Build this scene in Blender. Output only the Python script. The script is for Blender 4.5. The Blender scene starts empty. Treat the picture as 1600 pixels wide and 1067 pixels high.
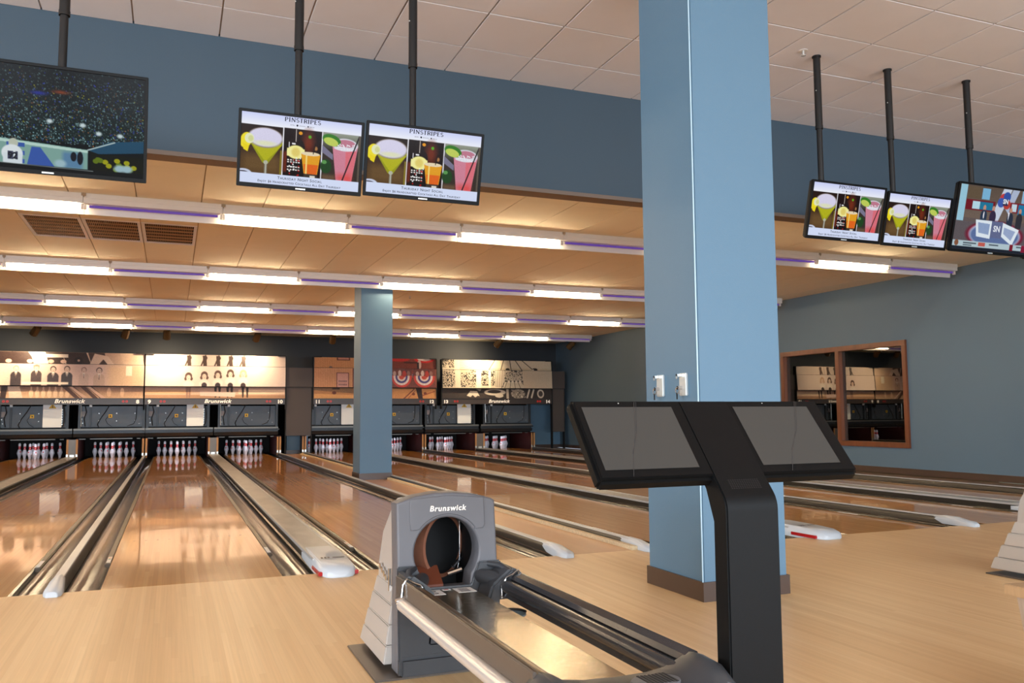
import bpy, bmesh, math, random
import numpy as np
from mathutils import Matrix, Vector
random.seed(7); rng = np.random.default_rng(5)
PI = math.pi
S = bpy.context.scene
COL = S.collection

# ------------------------------------------------------------------ camera
CAM = Vector((-0.16135, -5.69524, 1.02372))
YAW, PITCH, ROLL, FPX = 0.381546, 0.0861333, -0.00641882, 1323.217
cd = bpy.data.cameras.new('camera'); cam = bpy.data.objects.new('camera', cd); COL.objects.link(cam); S.camera = cam
cy_, sy_, cp_, sp_ = math.cos(YAW), math.sin(YAW), math.cos(PITCH), math.sin(PITCH)
fwd = Vector((sy_*cp_, cy_*cp_, sp_)); rgt = Vector((cy_, -sy_, 0)); upv = rgt.cross(fwd)
c_, s_ = math.cos(ROLL), math.sin(ROLL)
R2 = c_*rgt + s_*upv; U2 = -s_*rgt + c_*upv
cam.matrix_world = Matrix(((R2.x, U2.x, -fwd.x, CAM.x), (R2.y, U2.y, -fwd.y, CAM.y), (R2.z, U2.z, -fwd.z, CAM.z), (0, 0, 0, 1)))
cd.sensor_width = 36; cd.lens = FPX*36/1600; cd.clip_start = 0.05; cd.clip_end = 100

def in_frame(x, y, z, m=0):
    d = Vector((x, y, z))-CAM; w = d.dot(fwd)
    if w < .1: return False
    u = 800+FPX*d.dot(R2)/w; v = 533.5-FPX*d.dot(U2)/w
    return -m < u < 1600+m and -m < v < 1067+m

# ------------------------------------------------------------------ exposure, world, daylight
S.view_settings.view_transform = 'Standard'; S.view_settings.look = 'None'
S.view_settings.exposure = 0.0; S.view_settings.gamma = 1.0; S.view_settings.use_curve_mapping = False
wd = bpy.data.worlds.new('world'); S.world = wd; wd.use_nodes = True
wd.node_tree.nodes['Background'].inputs[0].default_value = (.75, .87, 1, 1)
wd.node_tree.nodes['Background'].inputs[1].default_value = 1.0
S.cycles.max_bounces = 8; S.cycles.diffuse_bounces = 5; S.cycles.glossy_bounces = 4
S.cycles.sample_clamp_indirect = 6.0; S.cycles.use_denoising = True
DAY = 235.0          # watts per window bay behind the camera
DAY_LEFT = 520.0     # watts per window bay of the left wall
TUBE = 115.0         # radiance of the warm fluorescent tubes
PIT = 5.0            # strip lamp under each pinsetter's cover
SPOT = 150.0
for i in range(6):  # daylight through the six window bays of the wall behind the camera
    l = bpy.data.lights.new('daylight', 'AREA'); l.shape = 'RECTANGLE'; l.size = 3.3; l.size_y = 2.9
    l.energy = DAY; l.color = (.80, .90, 1.0)
    o = bpy.data.objects.new('daylight', l); COL.objects.link(o)
    o.location = (-7.6+3.7*i, -11.9, 1.95); o.rotation_euler = (PI/2-math.radians(24), 0, 0); l.spread = math.radians(130)

for i in range(2):  # daylight through the two window bays of the far left wall
    l = bpy.data.lights.new('daylight', 'AREA'); l.shape = 'RECTANGLE'; l.size = 3.4; l.size_y = 2.6
    l.energy = DAY_LEFT; l.color = (.82, .91, 1.0); l.spread = math.radians(130)
    o = bpy.data.objects.new('daylight', l); COL.objects.link(o)
    o.location = (-13.9, -8.5+4.2*i, 1.9); o.rotation_euler = (PI/2-math.radians(14), 0, -PI/2)

# ------------------------------------------------------------------ helpers
def lin(c):
    c = c/255.0
    return c/12.92 if c <= .04045 else ((c+.055)/1.055)**2.4
def rgb(r, g, b): return (lin(r), lin(g), lin(b), 1)

def mat(name, col, rough=.5, metal=0, spec=.5, emit=None, estr=0, coat=0, bump=None, var=None, trans=0, coat_r=.05):
    m = bpy.data.materials.new(name); m.use_nodes = True; nt = m.node_tree; p = nt.nodes['Principled BSDF']
    p.inputs['Base Color'].default_value = col; p.inputs['Roughness'].default_value = rough
    p.inputs['Metallic'].default_value = metal; p.inputs['Specular IOR Level'].default_value = spec
    p.inputs['Coat Weight'].default_value = coat; p.inputs['Coat Roughness'].default_value = coat_r
    if emit: p.inputs['Emission Color'].default_value = emit; p.inputs['Emission Strength'].default_value = estr
    tc = None
    def coord():
        t = nt.nodes.new('ShaderNodeTexCoord'); return t.outputs['Object']
    if var:      # (scale, amount) mottling of the colour itself
        n = nt.nodes.new('ShaderNodeTexNoise'); n.inputs['Scale'].default_value = var[0]; n.inputs['Detail'].default_value = 4
        mp = nt.nodes.new('ShaderNodeMapping'); mp.inputs['Scale'].default_value = var[2] if len(var) > 2 else (1, 1, 1)
        nt.links.new(coord(), mp.inputs[0]); nt.links.new(mp.outputs[0], n.inputs['Vector'])
        r = nt.nodes.new('ShaderNodeMapRange'); r.inputs['To Min'].default_value = 1-var[1]; r.inputs['To Max'].default_value = 1+var[1]
        r.inputs['From Min'].default_value = .25; r.inputs['From Max'].default_value = .75
        nt.links.new(n.outputs[0], r.inputs[0])
        x = nt.nodes.new('ShaderNodeVectorMath'); x.operation = 'SCALE'; x.inputs[0].default_value = col[:3]
        nt.links.new(r.outputs[0], x.inputs['Scale']); nt.links.new(x.outputs[0], p.inputs['Base Color'])
    if bump:
        n = nt.nodes.new('ShaderNodeTexNoise'); n.inputs['Scale'].default_value = bump[0]; n.inputs['Detail'].default_value = 3
        mp = nt.nodes.new('ShaderNodeMapping'); mp.inputs['Scale'].default_value = bump[2] if len(bump) > 2 else (1, 1, 1)
        nt.links.new(coord(), mp.inputs[0]); nt.links.new(mp.outputs[0], n.inputs['Vector'])
        b = nt.nodes.new('ShaderNodeBump'); b.inputs['Strength'].default_value = bump[1]; b.inputs['Distance'].default_value = .01
        nt.links.new(n.outputs[0], b.inputs['Height']); nt.links.new(b.outputs[0], p.inputs['Normal'])
    return m

def mat_boards(name, cols, bw, bl, rough, coat, coat_r=.05, grain=.10, seam=.75):
    """narrow strips running along Y, each strip its own tone, fine grain"""
    m = bpy.data.materials.new(name); m.use_nodes = True; nt = m.node_tree; N = nt.nodes; L = nt.links; p = N['Principled BSDF']
    tc = N.new('ShaderNodeTexCoord'); sx = N.new('ShaderNodeSeparateXYZ'); L.new(tc.outputs['Object'], sx.inputs[0])
    def math_(op, a, b=None):
        n = N.new('ShaderNodeMath'); n.operation = op
        for i, v in enumerate((a, b)):
            if v is None: continue
            if isinstance(v, (int, float)): n.inputs[i].default_value = v
            else: L.new(v, n.inputs[i])
        return n.outputs[0]
    bx = math_('DIVIDE', sx.outputs[0], bw); ix = math_('FLOOR', bx); fx = math_('FRACT', bx)
    wn = N.new('ShaderNodeTexWhiteNoise'); wn.noise_dimensions = '1D'; L.new(ix, wn.inputs['W'])
    yy = math_('ADD', math_('DIVIDE', sx.outputs[1], bl), math_('MULTIPLY', wn.outputs[0], 7.3))
    iy = math_('FLOOR', yy); fy = math_('FRACT', yy)
    cb = N.new('ShaderNodeCombineXYZ'); L.new(ix, cb.inputs[0]); L.new(iy, cb.inputs[1])
    w2 = N.new('ShaderNodeTexWhiteNoise'); w2.noise_dimensions = '3D'; L.new(cb.outputs[0], w2.inputs['Vector'])
    ramp = N.new('ShaderNodeValToRGB'); L.new(w2.outputs[0], ramp.inputs[0])
    ramp.color_ramp.elements[0].color = cols[0]; ramp.color_ramp.elements[1].color = cols[-1]
    for i, c in enumerate(cols[1:-1]):
        e = ramp.color_ramp.elements.new((i+1)/(len(cols)-1)); e.color = c
    mp = N.new('ShaderNodeMapping'); mp.inputs['Scale'].default_value = (90, 1.3, 1); L.new(tc.outputs['Object'], mp.inputs[0])
    nz = N.new('ShaderNodeTexNoise'); nz.inputs['Scale'].default_value = 1.0; nz.inputs['Detail'].default_value = 5; L.new(mp.outputs[0], nz.inputs['Vector'])
    mr = N.new('ShaderNodeMapRange'); mr.inputs['From Min'].default_value = .3; mr.inputs['From Max'].default_value = .7
    mr.inputs['To Min'].default_value = 1-grain; mr.inputs['To Max'].default_value = 1+grain; L.new(nz.outputs[0], mr.inputs[0])
    edge = math_('GREATER_THAN', math_('ABSOLUTE', math_('SUBTRACT', fx, .5)), .475)
    e2 = math_('GREATER_THAN', math_('ABSOLUTE', math_('SUBTRACT', fy, .5)), .499)
    ed = math_('MAXIMUM', edge, e2)
    k = math_('SUBTRACT', 1.0, math_('MULTIPLY', ed, 1-seam)); k2 = math_('MULTIPLY', k, mr.outputs[0])
    sc = N.new('ShaderNodeVectorMath'); sc.operation = 'SCALE'; L.new(ramp.outputs[0], sc.inputs[0]); L.new(k2, sc.inputs['Scale'])
    L.new(sc.outputs[0], p.inputs['Base Color'])
    p.inputs['Roughness'].default_value = rough; p.inputs['Specular IOR Level'].default_value = .2; p.inputs['Coat Weight'].default_value = coat; p.inputs['Coat Roughness'].default_value = coat_r
    p.inputs['Coat IOR'].default_value = 1.45
    # very slight waviness of the finish
    n3 = N.new('ShaderNodeTexNoise'); n3.inputs['Scale'].default_value = 2.2; L.new(tc.outputs['Object'], n3.inputs['Vector'])
    b = N.new('ShaderNodeBump'); b.inputs['Strength'].default_value = .05; b.inputs['Distance'].default_value = .02
    L.new(n3.outputs[0], b.inputs['Height']); L.new(b.outputs[0], p.inputs['Coat Normal'])
    return m

def mat_attr(name, estr=0, rough=.4):
    m = bpy.data.materials.new(name); m.use_nodes = True; nt = m.node_tree; p = nt.nodes['Principled BSDF']
    a = nt.nodes.new('ShaderNodeAttribute'); a.attribute_name = 'Col'
    if estr:
        p.inputs['Base Color'].default_value = (.004, .004, .004, 1); nt.links.new(a.outputs['Color'], p.inputs['Emission Color']); p.inputs['Specular IOR Level'].default_value = .04
        p.inputs['Emission Strength'].default_value = estr; p.inputs['Roughness'].default_value = .15
    else:
        nt.links.new(a.outputs['Color'], p.inputs['Base Color']); p.inputs['Roughness'].default_value = rough
    return m

class B:
    """collects simple solids into ONE mesh"""
    def __init__(s): s.v = []; s.f = []
    def add(s, vs, fs):
        o = len(s.v); s.v += [tuple(map(float, p)) for p in vs]; s.f += [tuple(i+o for i in f) for f in fs]; return s
    def box(s, x0, x1, y0, y1, z0, z1):
        vs = [(x, y, z) for z in (z0, z1) for y in (y0, y1) for x in (x0, x1)]
        return s.add(vs, [(0, 2, 3, 1), (4, 5, 7, 6), (0, 1, 5, 4), (2, 6, 7, 3), (0, 4, 6, 2), (1, 3, 7, 5)])
    def hexa(s, bot, top):
        return s.add(list(bot)+list(top), [(3, 2, 1, 0), (4, 5, 6, 7), (0, 1, 5, 4), (1, 2, 6, 5), (2, 3, 7, 6), (3, 0, 4, 7)])
    def prism(s, prof, axis, a, b):
        """closed profile extruded along axis; profile in the other two axes in order"""
        def P(p, t):
            return {'x': (t, p[0], p[1]), 'y': (p[0], t, p[1]), 'z': (p[0], p[1], t)}[axis]
        n = len(prof); vs = [P(p, a) for p in prof]+[P(p, b) for p in prof]
        return s.add(vs, [tuple(range(n-1, -1, -1)), tuple(range(n, 2*n))]+[(i, (i+1) % n, n+(i+1) % n, n+i) for i in range(n)])
    def strip(s, prof, axis, a, b, segs=1):
        def P(p, t):
            return {'x': (t, p[0], p[1]), 'y': (p[0], t, p[1]), 'z': (p[0], p[1], t)}[axis]
        n = len(prof); vs = []
        for k in range(segs+1): vs += [P(p, a+(b-a)*k/segs) for p in prof]
        return s.add(vs, [(k*n+i, k*n+i+1, (k+1)*n+i+1, (k+1)*n+i) for k in range(segs) for i in range(n-1)])
    def tube(s, path, r, n=10, caps=True, sx=1, sz=1):
        path = [Vector(p) for p in path]; rs = r if isinstance(r, (list, tuple)) else [r]*len(path)
        vs = []; m = len(path); prev = None
        for i, p in enumerate(path):
            d = (path[min(i+1, m-1)]-path[max(i-1, 0)]).normalized()
            ref = prev if prev is not None else (Vector((0, 0, 1)) if abs(d.z) < .9 else Vector((0, 1, 0)))
            a = d.cross(ref).normalized(); b = a.cross(d).normalized(); prev = b
            for k in range(n):
                t = 2*PI*k/n; vs.append(p+rs[i]*(math.cos(t)*a*sx+math.sin(t)*b*sz))
        fs = [(i*n+k, i*n+(k+1) % n, (i+1)*n+(k+1) % n, (i+1)*n+k) for i in range(m-1) for k in range(n)]
        if caps: fs += [tuple(range(n-1, -1, -1)), tuple(range((m-1)*n, m*n))]
        return s.add(vs, fs)
    def lathe(s, prof, c=(0, 0, 0), n=16):
        vs = []
        for r, z in prof:
            for k in range(n): t = 2*PI*k/n; vs.append((c[0]+r*math.cos(t), c[1]+r*math.sin(t), c[2]+z))
        m = len(prof)
        fs = [(i*n+k, i*n+(k+1) % n, (i+1)*n+(k+1) % n, (i+1)*n+k) for i in range(m-1) for k in range(n)]
        fs += [tuple(range(n-1, -1, -1)), tuple(range((m-1)*n, m*n))]
        return s.add(vs, fs)
    def mesh(s, name, m, bevel=0, seg=2, smooth=None):
        me = bpy.data.meshes.new(name); me.from_pydata(s.v, [], s.f); me.update()
        bm = bmesh.new(); bm.from_mesh(me); bmesh.ops.recalc_face_normals(bm, faces=bm.faces)
        if bevel:
            es = [e for e in bm.edges if len(e.link_faces) == 2 and e.calc_face_angle(0) > .5]
            bmesh.ops.bevel(bm, geom=es, offset=bevel, segments=seg, affect='EDGES', clamp_overlap=True)
        bm.to_mesh(me); bm.free()
        if smooth or (smooth is None and bevel):
            me.shade_smooth(); me.set_sharp_from_angle(angle=.7 if not bevel else .9)
        me.materials.append(m); return me
    def obj(s, name, m, parent=None, loc=None, **k):
        return link(name, s.mesh(name, m, **k), parent, loc)

def link(name, me, parent=None, loc=None):
    o = bpy.data.objects.new(name, me); COL.objects.link(o)
    if parent: o.parent = parent
    if loc: o.location = loc
    return o
def tag(o, label, cat, group=None):
    o['label'] = label; o['category'] = cat
    if group: o['group'] = group
    return o
def thing(name, label, cat, loc=(0, 0, 0), group=None, rz=0):
    o = bpy.data.objects.new(name, None); COL.objects.link(o); o.location = loc; o.rotation_euler = (0, 0, rz); o.empty_display_size = .1
    return tag(o, label, cat, group)
def struct(o): o['kind'] = 'structure'; return o
def dup(root, loc=None, label=None, group=None, rz=None):
    def cp(o, par):
        c = o.copy(); COL.objects.link(c)
        if par: c.parent = par
        for ch in o.children: cp(ch, c)
        return c
    r = cp(root, None)
    if loc is not None: r.location = loc
    if rz is not None: r.rotation_euler = (0, 0, rz)
    if label: r['label'] = label
    if group: r['group'] = group
    return r

_tmpc = {}
def plate(loops, depth, bevel=0, axis='y'):
    """2-D outline with holes -> bevelled slab mesh data (list of v,f); outline in (x,z), thickness along y from 0 to depth"""
    cu = bpy.data.curves.new('plate', 'CURVE'); cu.dimensions = '2D'; cu.fill_mode = 'BOTH'
    cu.extrude = depth/2-bevel; cu.bevel_depth = bevel; cu.bevel_resolution = 2
    for lp in loops:
        sp = cu.splines.new('POLY'); sp.points.add(len(lp)-1)
        for i, p in enumerate(lp): sp.points[i].co = (p[0], p[1], 0, 1)
        sp.use_cyclic_u = True
    if bevel: cu.offset = -bevel
    o = bpy.data.objects.new('plate', cu); COL.objects.link(o)
    me = bpy.data.meshes.new_from_object(o.evaluated_get(bpy.context.evaluated_depsgraph_get()))
    bpy.data.objects.remove(o); bpy.data.curves.remove(cu)
    vs = [(v.co.x, -v.co.z, v.co.y) for v in me.vertices]      # local z -> -y
    fs = [tuple(p.vertices) for p in me.polygons]; bpy.data.meshes.remove(me)
    return vs, fs
def text(body, size, italic=0, bold=0, ext=.001, sx=1, align='CENTER', gap=1):
    cu = bpy.data.curves.new('text', 'FONT'); cu.body = body; cu.size = size; cu.shear = italic; cu.offset = bold; cu.space_character = gap
    cu.extrude = ext; cu.align_x = align; cu.resolution_u = 3
    o = bpy.data.objects.new('text', cu); COL.objects.link(o)
    me = bpy.data.meshes.new_from_object(o.evaluated_get(bpy.context.evaluated_depsgraph_get()))
    bpy.data.objects.remove(o); bpy.data.curves.remove(cu)
    vs = [(v.co.x*sx, -v.co.z, v.co.y) for v in me.vertices]; fs = [tuple(p.vertices) for p in me.polygons]; bpy.data.meshes.remove(me)
    return vs, fs
def arc(cx, cz, r, a0, a1, n=12, rz=None):
    rz = rz or r
    return [(cx+r*math.cos(math.radians(a0+(a1-a0)*i/n)), cz+rz*math.sin(math.radians(a0+(a1-a0)*i/n))) for i in range(n+1)]
def rrect(x0, x1, z0, z1, r, n=5):
    return arc(x1-r, z1-r, r, 0, 90, n)+arc(x0+r, z1-r, r, 90, 180, n)+arc(x0+r, z0+r, r, 180, 270, n)+arc(x1-r, z0+r, r, 270, 360, n)

# --- painter: flat prints and screen pictures, painted on a fine vertex grid
class Cv:
    def __init__(s, w, h, res, bg):
        s.w, s.h = w, h; s.nx, s.ny = int(w*res)+1, int(h*res)+1
        s.X, s.Y = np.meshgrid(np.linspace(0, w, s.nx), np.linspace(0, h, s.ny)); s.px = w/(s.nx-1)
        s.im = np.ones((s.ny, s.nx, 3))*np.array(bg, float)
    def mix(s, a, col):
        a = np.clip(a, 0, 1)[..., None]; s.im = s.im*(1-a)+np.array(col, float)*a; return s
    def ell(s, x, y, rx, ry, col, soft=.12, rot=0, al=1):
        c, n = math.cos(rot), math.sin(rot); dx, dy = s.X-x, s.Y-y
        d = np.sqrt(((dx*c+dy*n)/rx)**2+((-dx*n+dy*c)/ry)**2); return s.mix(al*(1-(d-1+soft)/(soft+1e-6)), col)
    def rect(s, x0, y0, x1, y1, col, al=1, soft=None):
        e = soft or s.px*.6
        a = np.clip((s.X-x0)/e+.5, 0, 1)*np.clip((x1-s.X)/e+.5, 0, 1)*np.clip((s.Y-y0)/e+.5, 0, 1)*np.clip((y1-s.Y)/e+.5, 0, 1)
        return s.mix(a*al, col)
    def poly(s, pts, col, al=1):
        ins = np.zeros(s.X.shape)
        for ox, oy in ((-.25, -.25), (.25, -.25), (-.25, .25), (.25, .25)):
            X, Y = s.X+ox*s.px, s.Y+oy*s.px; c = np.zeros(X.shape, bool); n = len(pts)
            for i in range(n):
                (xa, ya), (xb, yb) = pts[i], pts[(i+1) % n]
                if ya == yb: continue
                c ^= ((ya > Y) != (yb > Y)) & (X < (xb-xa)*(Y-ya)/(yb-ya)+xa)
            ins += c/4
        return s.mix(ins*al, col)
    def line(s, x0, y0, x1, y1, w, col, al=1):
        dx, dy = x1-x0, y1-y0; L = dx*dx+dy*dy
        t = np.clip(((s.X-x0)*dx+(s.Y-y0)*dy)/L, 0, 1); d = np.hypot(s.X-x0-t*dx, s.Y-y0-t*dy)
        return s.mix(al*np.clip((w/2-d)/s.px+.5, 0, 1), col)
    def noise(s, amp, cell=1, mask=None, mono=True):
        ny, nx = s.ny//cell+2, s.nx//cell+2
        n = rng.normal(0, 1, (ny, nx, 1 if mono else 3)); n = np.kron(n, np.ones((cell, cell, 1)))[:s.ny, :s.nx]
        if mask is not None: n = n*mask[..., None]
        s.im = s.im+amp*n; return s
    def vgrad(s, y0, c0, y1, c1, x0=-9, x1=99, al=1):
        t = np.clip((s.Y-y0)/(y1-y0), 0, 1)[..., None]; c = np.array(c0)*(1-t)+np.array(c1)*t
        m = ((s.Y >= y0) & (s.Y <= y1) & (s.X >= x0) & (s.X <= x1))[..., None]*al; s.im = s.im*(1-m)+c*m; return s
    def mesh(s, name, m):
        """grid in x:[0,w] z:[0,h] (y=0), facing -y"""
        im = np.clip(s.im, 0, 255)/255; im = np.where(im <= .04045, im/12.92, ((im+.055)/1.055)**2.4)
        vs = np.stack([s.X, np.zeros_like(s.X), s.h-s.Y], -1).reshape(-1, 3)
        i = np.arange((s.ny-1)*(s.nx-1)); r, c = i//(s.nx-1), i % (s.nx-1); a = r*s.nx+c
        fs = np.stack([a, a+s.nx, a+s.nx+1, a+1], -1)
        me = bpy.data.meshes.new(name); me.vertices.add(len(vs)); me.vertices.foreach_set('co', vs.ravel())
        me.loops.add(fs.size); me.loops.foreach_set('vertex_index', fs.ravel().astype(np.int32))
        me.polygons.add(len(fs)); me.polygons.foreach_set('loop_start', (np.arange(len(fs))*4).astype(np.int32))
        me.update(calc_edges=True)
        at = me.color_attributes.new('Col', 'FLOAT_COLOR', 'POINT')
        at.data.foreach_set('color', np.concatenate([im.reshape(-1, 3), np.ones((len(vs), 1))], 1).ravel())
        me.materials.append(m); return me

# ------------------------------------------------------------------ materials
M = {}
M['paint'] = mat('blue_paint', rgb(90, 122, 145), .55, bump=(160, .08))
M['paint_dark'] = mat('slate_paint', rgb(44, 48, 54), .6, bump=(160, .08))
M['paint_shaded'] = mat('blue_paint_shaded', rgb(60, 78, 92), .6, bump=(160, .08))  # the blue wall paint darkened: the soffit's shade is put into the colour
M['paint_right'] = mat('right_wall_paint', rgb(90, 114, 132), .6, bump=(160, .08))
M['base'] = mat('brown_vinyl', rgb(74, 56, 46), .35)
M['trim'] = mat('taupe_trim', rgb(112, 96, 84), .5)
M['tile'] = mat('ceiling_tile', rgb(226, 224, 228), .9, bump=(300, .15), var=(3, .02))
M['tile_low'] = mat('ceiling_tile_cream', rgb(234, 224, 198), .9, bump=(300, .15), var=(3, .02))
M['tbar'] = mat('ceiling_grid', rgb(196, 176, 158), .6)
M['tbar_low'] = mat('ceiling_grid_low', rgb(190, 166, 130), .6)
M['approach'] = mat_boards('approach_boards', [rgb(216, 178, 128), rgb(221, 184, 135), rgb(212, 172, 122), rgb(224, 189, 141)], .027, 1.7, .42, .25, .34, .05, .93)
M['lane'] = mat_boards('lane_boards', [rgb(202, 132, 54), rgb(210, 142, 62), rgb(192, 120, 46), rgb(216, 152, 74)], .027, 2.3, .35, .9, .035, .07, .9)
M['lane_front'] = mat_boards('lane_front_boards', [rgb(208, 152, 88), rgb(216, 162, 98), rgb(200, 142, 78), rgb(220, 170, 108)], .027, 2.3, .35, .9, .05, .07, .92)
M['gutter'] = mat('gutter_composite', rgb(46, 42, 37), .16, .3, var=(1.6, .2, (3, .6, 1)), bump=(2.0, .35, (4, .9, 1)))
M['bumper'] = mat('bumper_rail', rgb(84, 70, 52), .4, .2)
M['capping'] = mat('capping_grey', rgb(172, 170, 166), .3, .25, var=(7, .22, (1, .45, 1)))
M['white_plastic'] = mat('white_plastic', rgb(196, 202, 208), .3)
M['divider'] = mat('divider_top', rgb(182, 184, 188), .32, .2)
M['divider_side'] = mat('divider_side', rgb(58, 53, 46), .3, .2)
M['white_rail'] = mat('pale_rail', rgb(190, 190, 188), .3, .2)
M['plywood'] = mat('raw_wood_edge', rgb(222, 202, 166), .7, var=(60, .22))
M['red'] = mat('red_reflector', rgb(170, 24, 28), .25)
M['black'] = mat('matte_black', rgb(16, 16, 17), .6)
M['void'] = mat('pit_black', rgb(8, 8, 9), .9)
M['pinw'] = mat('pin_white', rgb(232, 230, 238), .22)
M['pinr'] = mat('pin_red', rgb(220, 20, 26), .3)
M['wood_edge'] = mat('kickback_wood', rgb(186, 136, 84), .5, var=(14, .12, (1, 1, .2)))
M['kick_red'] = mat('kickback_side', rgb(58, 16, 14), .5)
M['cap_grey'] = mat('kickback_cap', rgb(112, 106, 100), .4, .3)
M['machine'] = mat('machine_grey', rgb(84, 92, 100), .45, .3, var=(3, .1))
M['machine_d'] = mat('machine_dark', rgb(52, 56, 60), .4, .4)
M['beam'] = mat('machine_beam', rgb(112, 112, 108), .4, .5)
M['cable'] = mat('black_cable', rgb(22, 22, 24), .5)
M['boxw'] = mat('control_box_white', rgb(236, 242, 242), .35)
M['yellow'] = mat('yellow_label', rgb(226, 184, 40), .5)
M['brown_panel'] = mat('brown_filler', rgb(76, 66, 60), .5, bump=(60, .1))
M['fascia'] = mat('fascia_brown', rgb(62, 54, 50), .35)
M['lettering'] = mat('white_letters', rgb(246, 238, 226), .4, emit=rgb(255, 240, 220), estr=.25)
M['led'] = mat('red_led', rgb(120, 12, 10), .4, emit=rgb(255, 50, 30), estr=.35)
M['print'] = mat_attr('mural_print', 0, .35)
M['screen'] = mat_attr('tv_picture', .92)
M['tvframe'] = mat('tv_black_gloss', rgb(7, 7, 8), .45, spec=.15)
M['polem'] = mat('pole_black', rgb(30, 29, 29), .4, .2)
M['fixture'] = mat('fixture_white', rgb(226, 220, 214), .4)
M['tube_on'] = mat('tube_lit', rgb(255, 240, 210), .5, emit=(1, .78, .50, 1), estr=TUBE)
M['tube_off'] = mat('tube_blacklight', rgb(40, 22, 70), .2, emit=(.30, .14, .9, 1), estr=.3)
M['tube_glow'] = mat('tube_violet', rgb(60, 40, 90), .2)
M['brass'] = mat('olive_metal', rgb(92, 78, 54), .4, .5)
M['lamp'] = mat('spot_lens', rgb(255, 240, 200), .3, emit=(1, .75, .42, 1), estr=2.0)
M['grille'] = mat('vent_tan', rgb(176, 140, 104), .6)
M['winwood'] = mat('window_wood', rgb(112, 62, 36), .4, var=(9, .2, (1, 1, .25)))
M['hood'] = mat('hood_grey', rgb(96, 95, 99), .45, bump=(900, .1))
M['hood_d'] = mat('hood_charcoal', rgb(54, 55, 58), .4, bump=(900, .06))
M['hood_side'] = mat('hood_side_beige', rgb(188, 180, 172), .38, .25)
M['chrome'] = mat('chrome', rgb(210, 212, 215), .12, 1)
M['alu'] = mat('brushed_tube', rgb(214, 208, 202), .3, .45)
M['railp'] = mat('rail_taupe', rgb(96, 86, 78), .35, .3)
M['raild'] = mat('rail_dark', rgb(60, 60, 63), .22, .4)
M['railg'] = mat('rail_inner_bronze', rgb(118, 98, 74), .3, .5)
M['steel'] = mat('bed_steel', rgb(176, 164, 142), .2, .9, bump=(30, .12))
M['belt'] = mat('belt_brown', rgb(138, 88, 66), .5, var=(30, .12))
M['leather'] = mat('ramp_russet', rgb(112, 58, 38), .45)
M['bluegrey'] = mat('inner_bluegrey', rgb(112, 138, 152), .4)
M['console'] = mat('console_black', rgb(10, 10, 10), .6, spec=.16, bump=(700, .12))
M['console_g'] = mat('console_post', rgb(8, 9, 11), .5, spec=.18, bump=(700, .1))
M['bezel'] = mat('bezel_black', rgb(8, 8, 9), .55, spec=.16, bump=(900, .1))
M['scr'] = mat('console_screen_grey', rgb(62, 60, 57), .45, spec=.25)
M['film'] = mat('film_crease', rgb(62, 60, 60), .15)
M['paper'] = mat('sticker_white', rgb(226, 224, 222), .5)
M['ink'] = mat('sticker_ink', rgb(60, 56, 66), .5)
M['table'] = mat('table_oak', rgb(176, 142, 104), .45, var=(12, .12, (1, 6, 1)))
M['table_s'] = mat('table_slats', rgb(178, 156, 136), .5, var=(10, .15, (4, 4, .4)))
M['purple'] = mat('purple_logo', rgb(90, 30, 96), .4)
M['lockw'] = mat('lock_silver', rgb(222, 226, 224), .25, .5)

# ------------------------------------------------------------------ setting
XR = 11.1; YB = 18.65; ZL = 3.26; ZH = 3.97; YS = 1.055; LW = 1.0541; HL = LW/2
LANES = {7: -3.265, 8: -1.54, 9: 0.0, 10: 1.725, 11: 3.97, 12: 5.72, 13: 7.32, 14: 9.09}
GW = .225
fl = struct(B().box(-14, XR, -12, 0, -.12, 0).obj('floor', M['approach']))
struct(B().box(-14, XR+.2, -.0, 20.4, -.32, -.14).obj('floor', mat('concrete', rgb(60, 56, 52), .8)))
# side floor right of lane 14
struct(B().box(9.93, XR, 0, 20.2, -.12, -.01).obj('floor', mat('side_floor', rgb(120, 92, 66), .35)))
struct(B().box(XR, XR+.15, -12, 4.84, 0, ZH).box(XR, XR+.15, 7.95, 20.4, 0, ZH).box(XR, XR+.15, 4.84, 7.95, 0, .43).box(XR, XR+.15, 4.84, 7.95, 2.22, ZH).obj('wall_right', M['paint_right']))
struct(B().box(-14, XR, YB, YB+.12, 1.35, ZL).obj('wall_back', M['paint_dark']))
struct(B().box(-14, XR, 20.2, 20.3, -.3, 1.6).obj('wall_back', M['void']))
struct(B().box(-14.15, -14, -12, -10.2, 0, ZH).box(-14.15, -14, -6.8, -6.0, 0, ZH).box(-14.15, -14, -2.6, 20.4, 0, ZH).box(-14.15, -14, -12, 0, 0, .5).box(-14.15, -14, -12, 0, 3.3, ZH).obj('wall_left', M['paint']))
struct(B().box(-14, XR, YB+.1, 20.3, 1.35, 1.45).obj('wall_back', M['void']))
w = B()      # wall behind the camera with its six window bays
for i in range(7):
    x0 = -14 if i == 0 else -7.6+3.7*(i-1)+1.7; x1 = XR if i == 6 else -7.6+3.7*i-1.7
    w.box(x0, x1, -12.1, -11.95, 0, ZH)
w.box(-14, XR, -12.1, -11.96, 0, .45).box(-14, XR, -12.1, -11.96, 3.45, ZH)
struct(w.obj('wall_rear', M['paint']))
struct(B().box(-14, XR, -12, YS+.02, ZH+.02, ZH+.14).obj('ceiling', M['tbar']))
struct(B().box(-14, XR, YS+.1, YB+.1, ZL+.02, ZL+.14).obj('ceiling', M['tbar_low']))
ceil_h, ceil_l = bpy.data.objects['ceiling'], bpy.data.objects['ceiling.001']
struct(B().box(-14, XR, YS, YS+.14, 3.02, ZH+.02).obj('wall_bulkhead', M['paint_shaded']))
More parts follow.
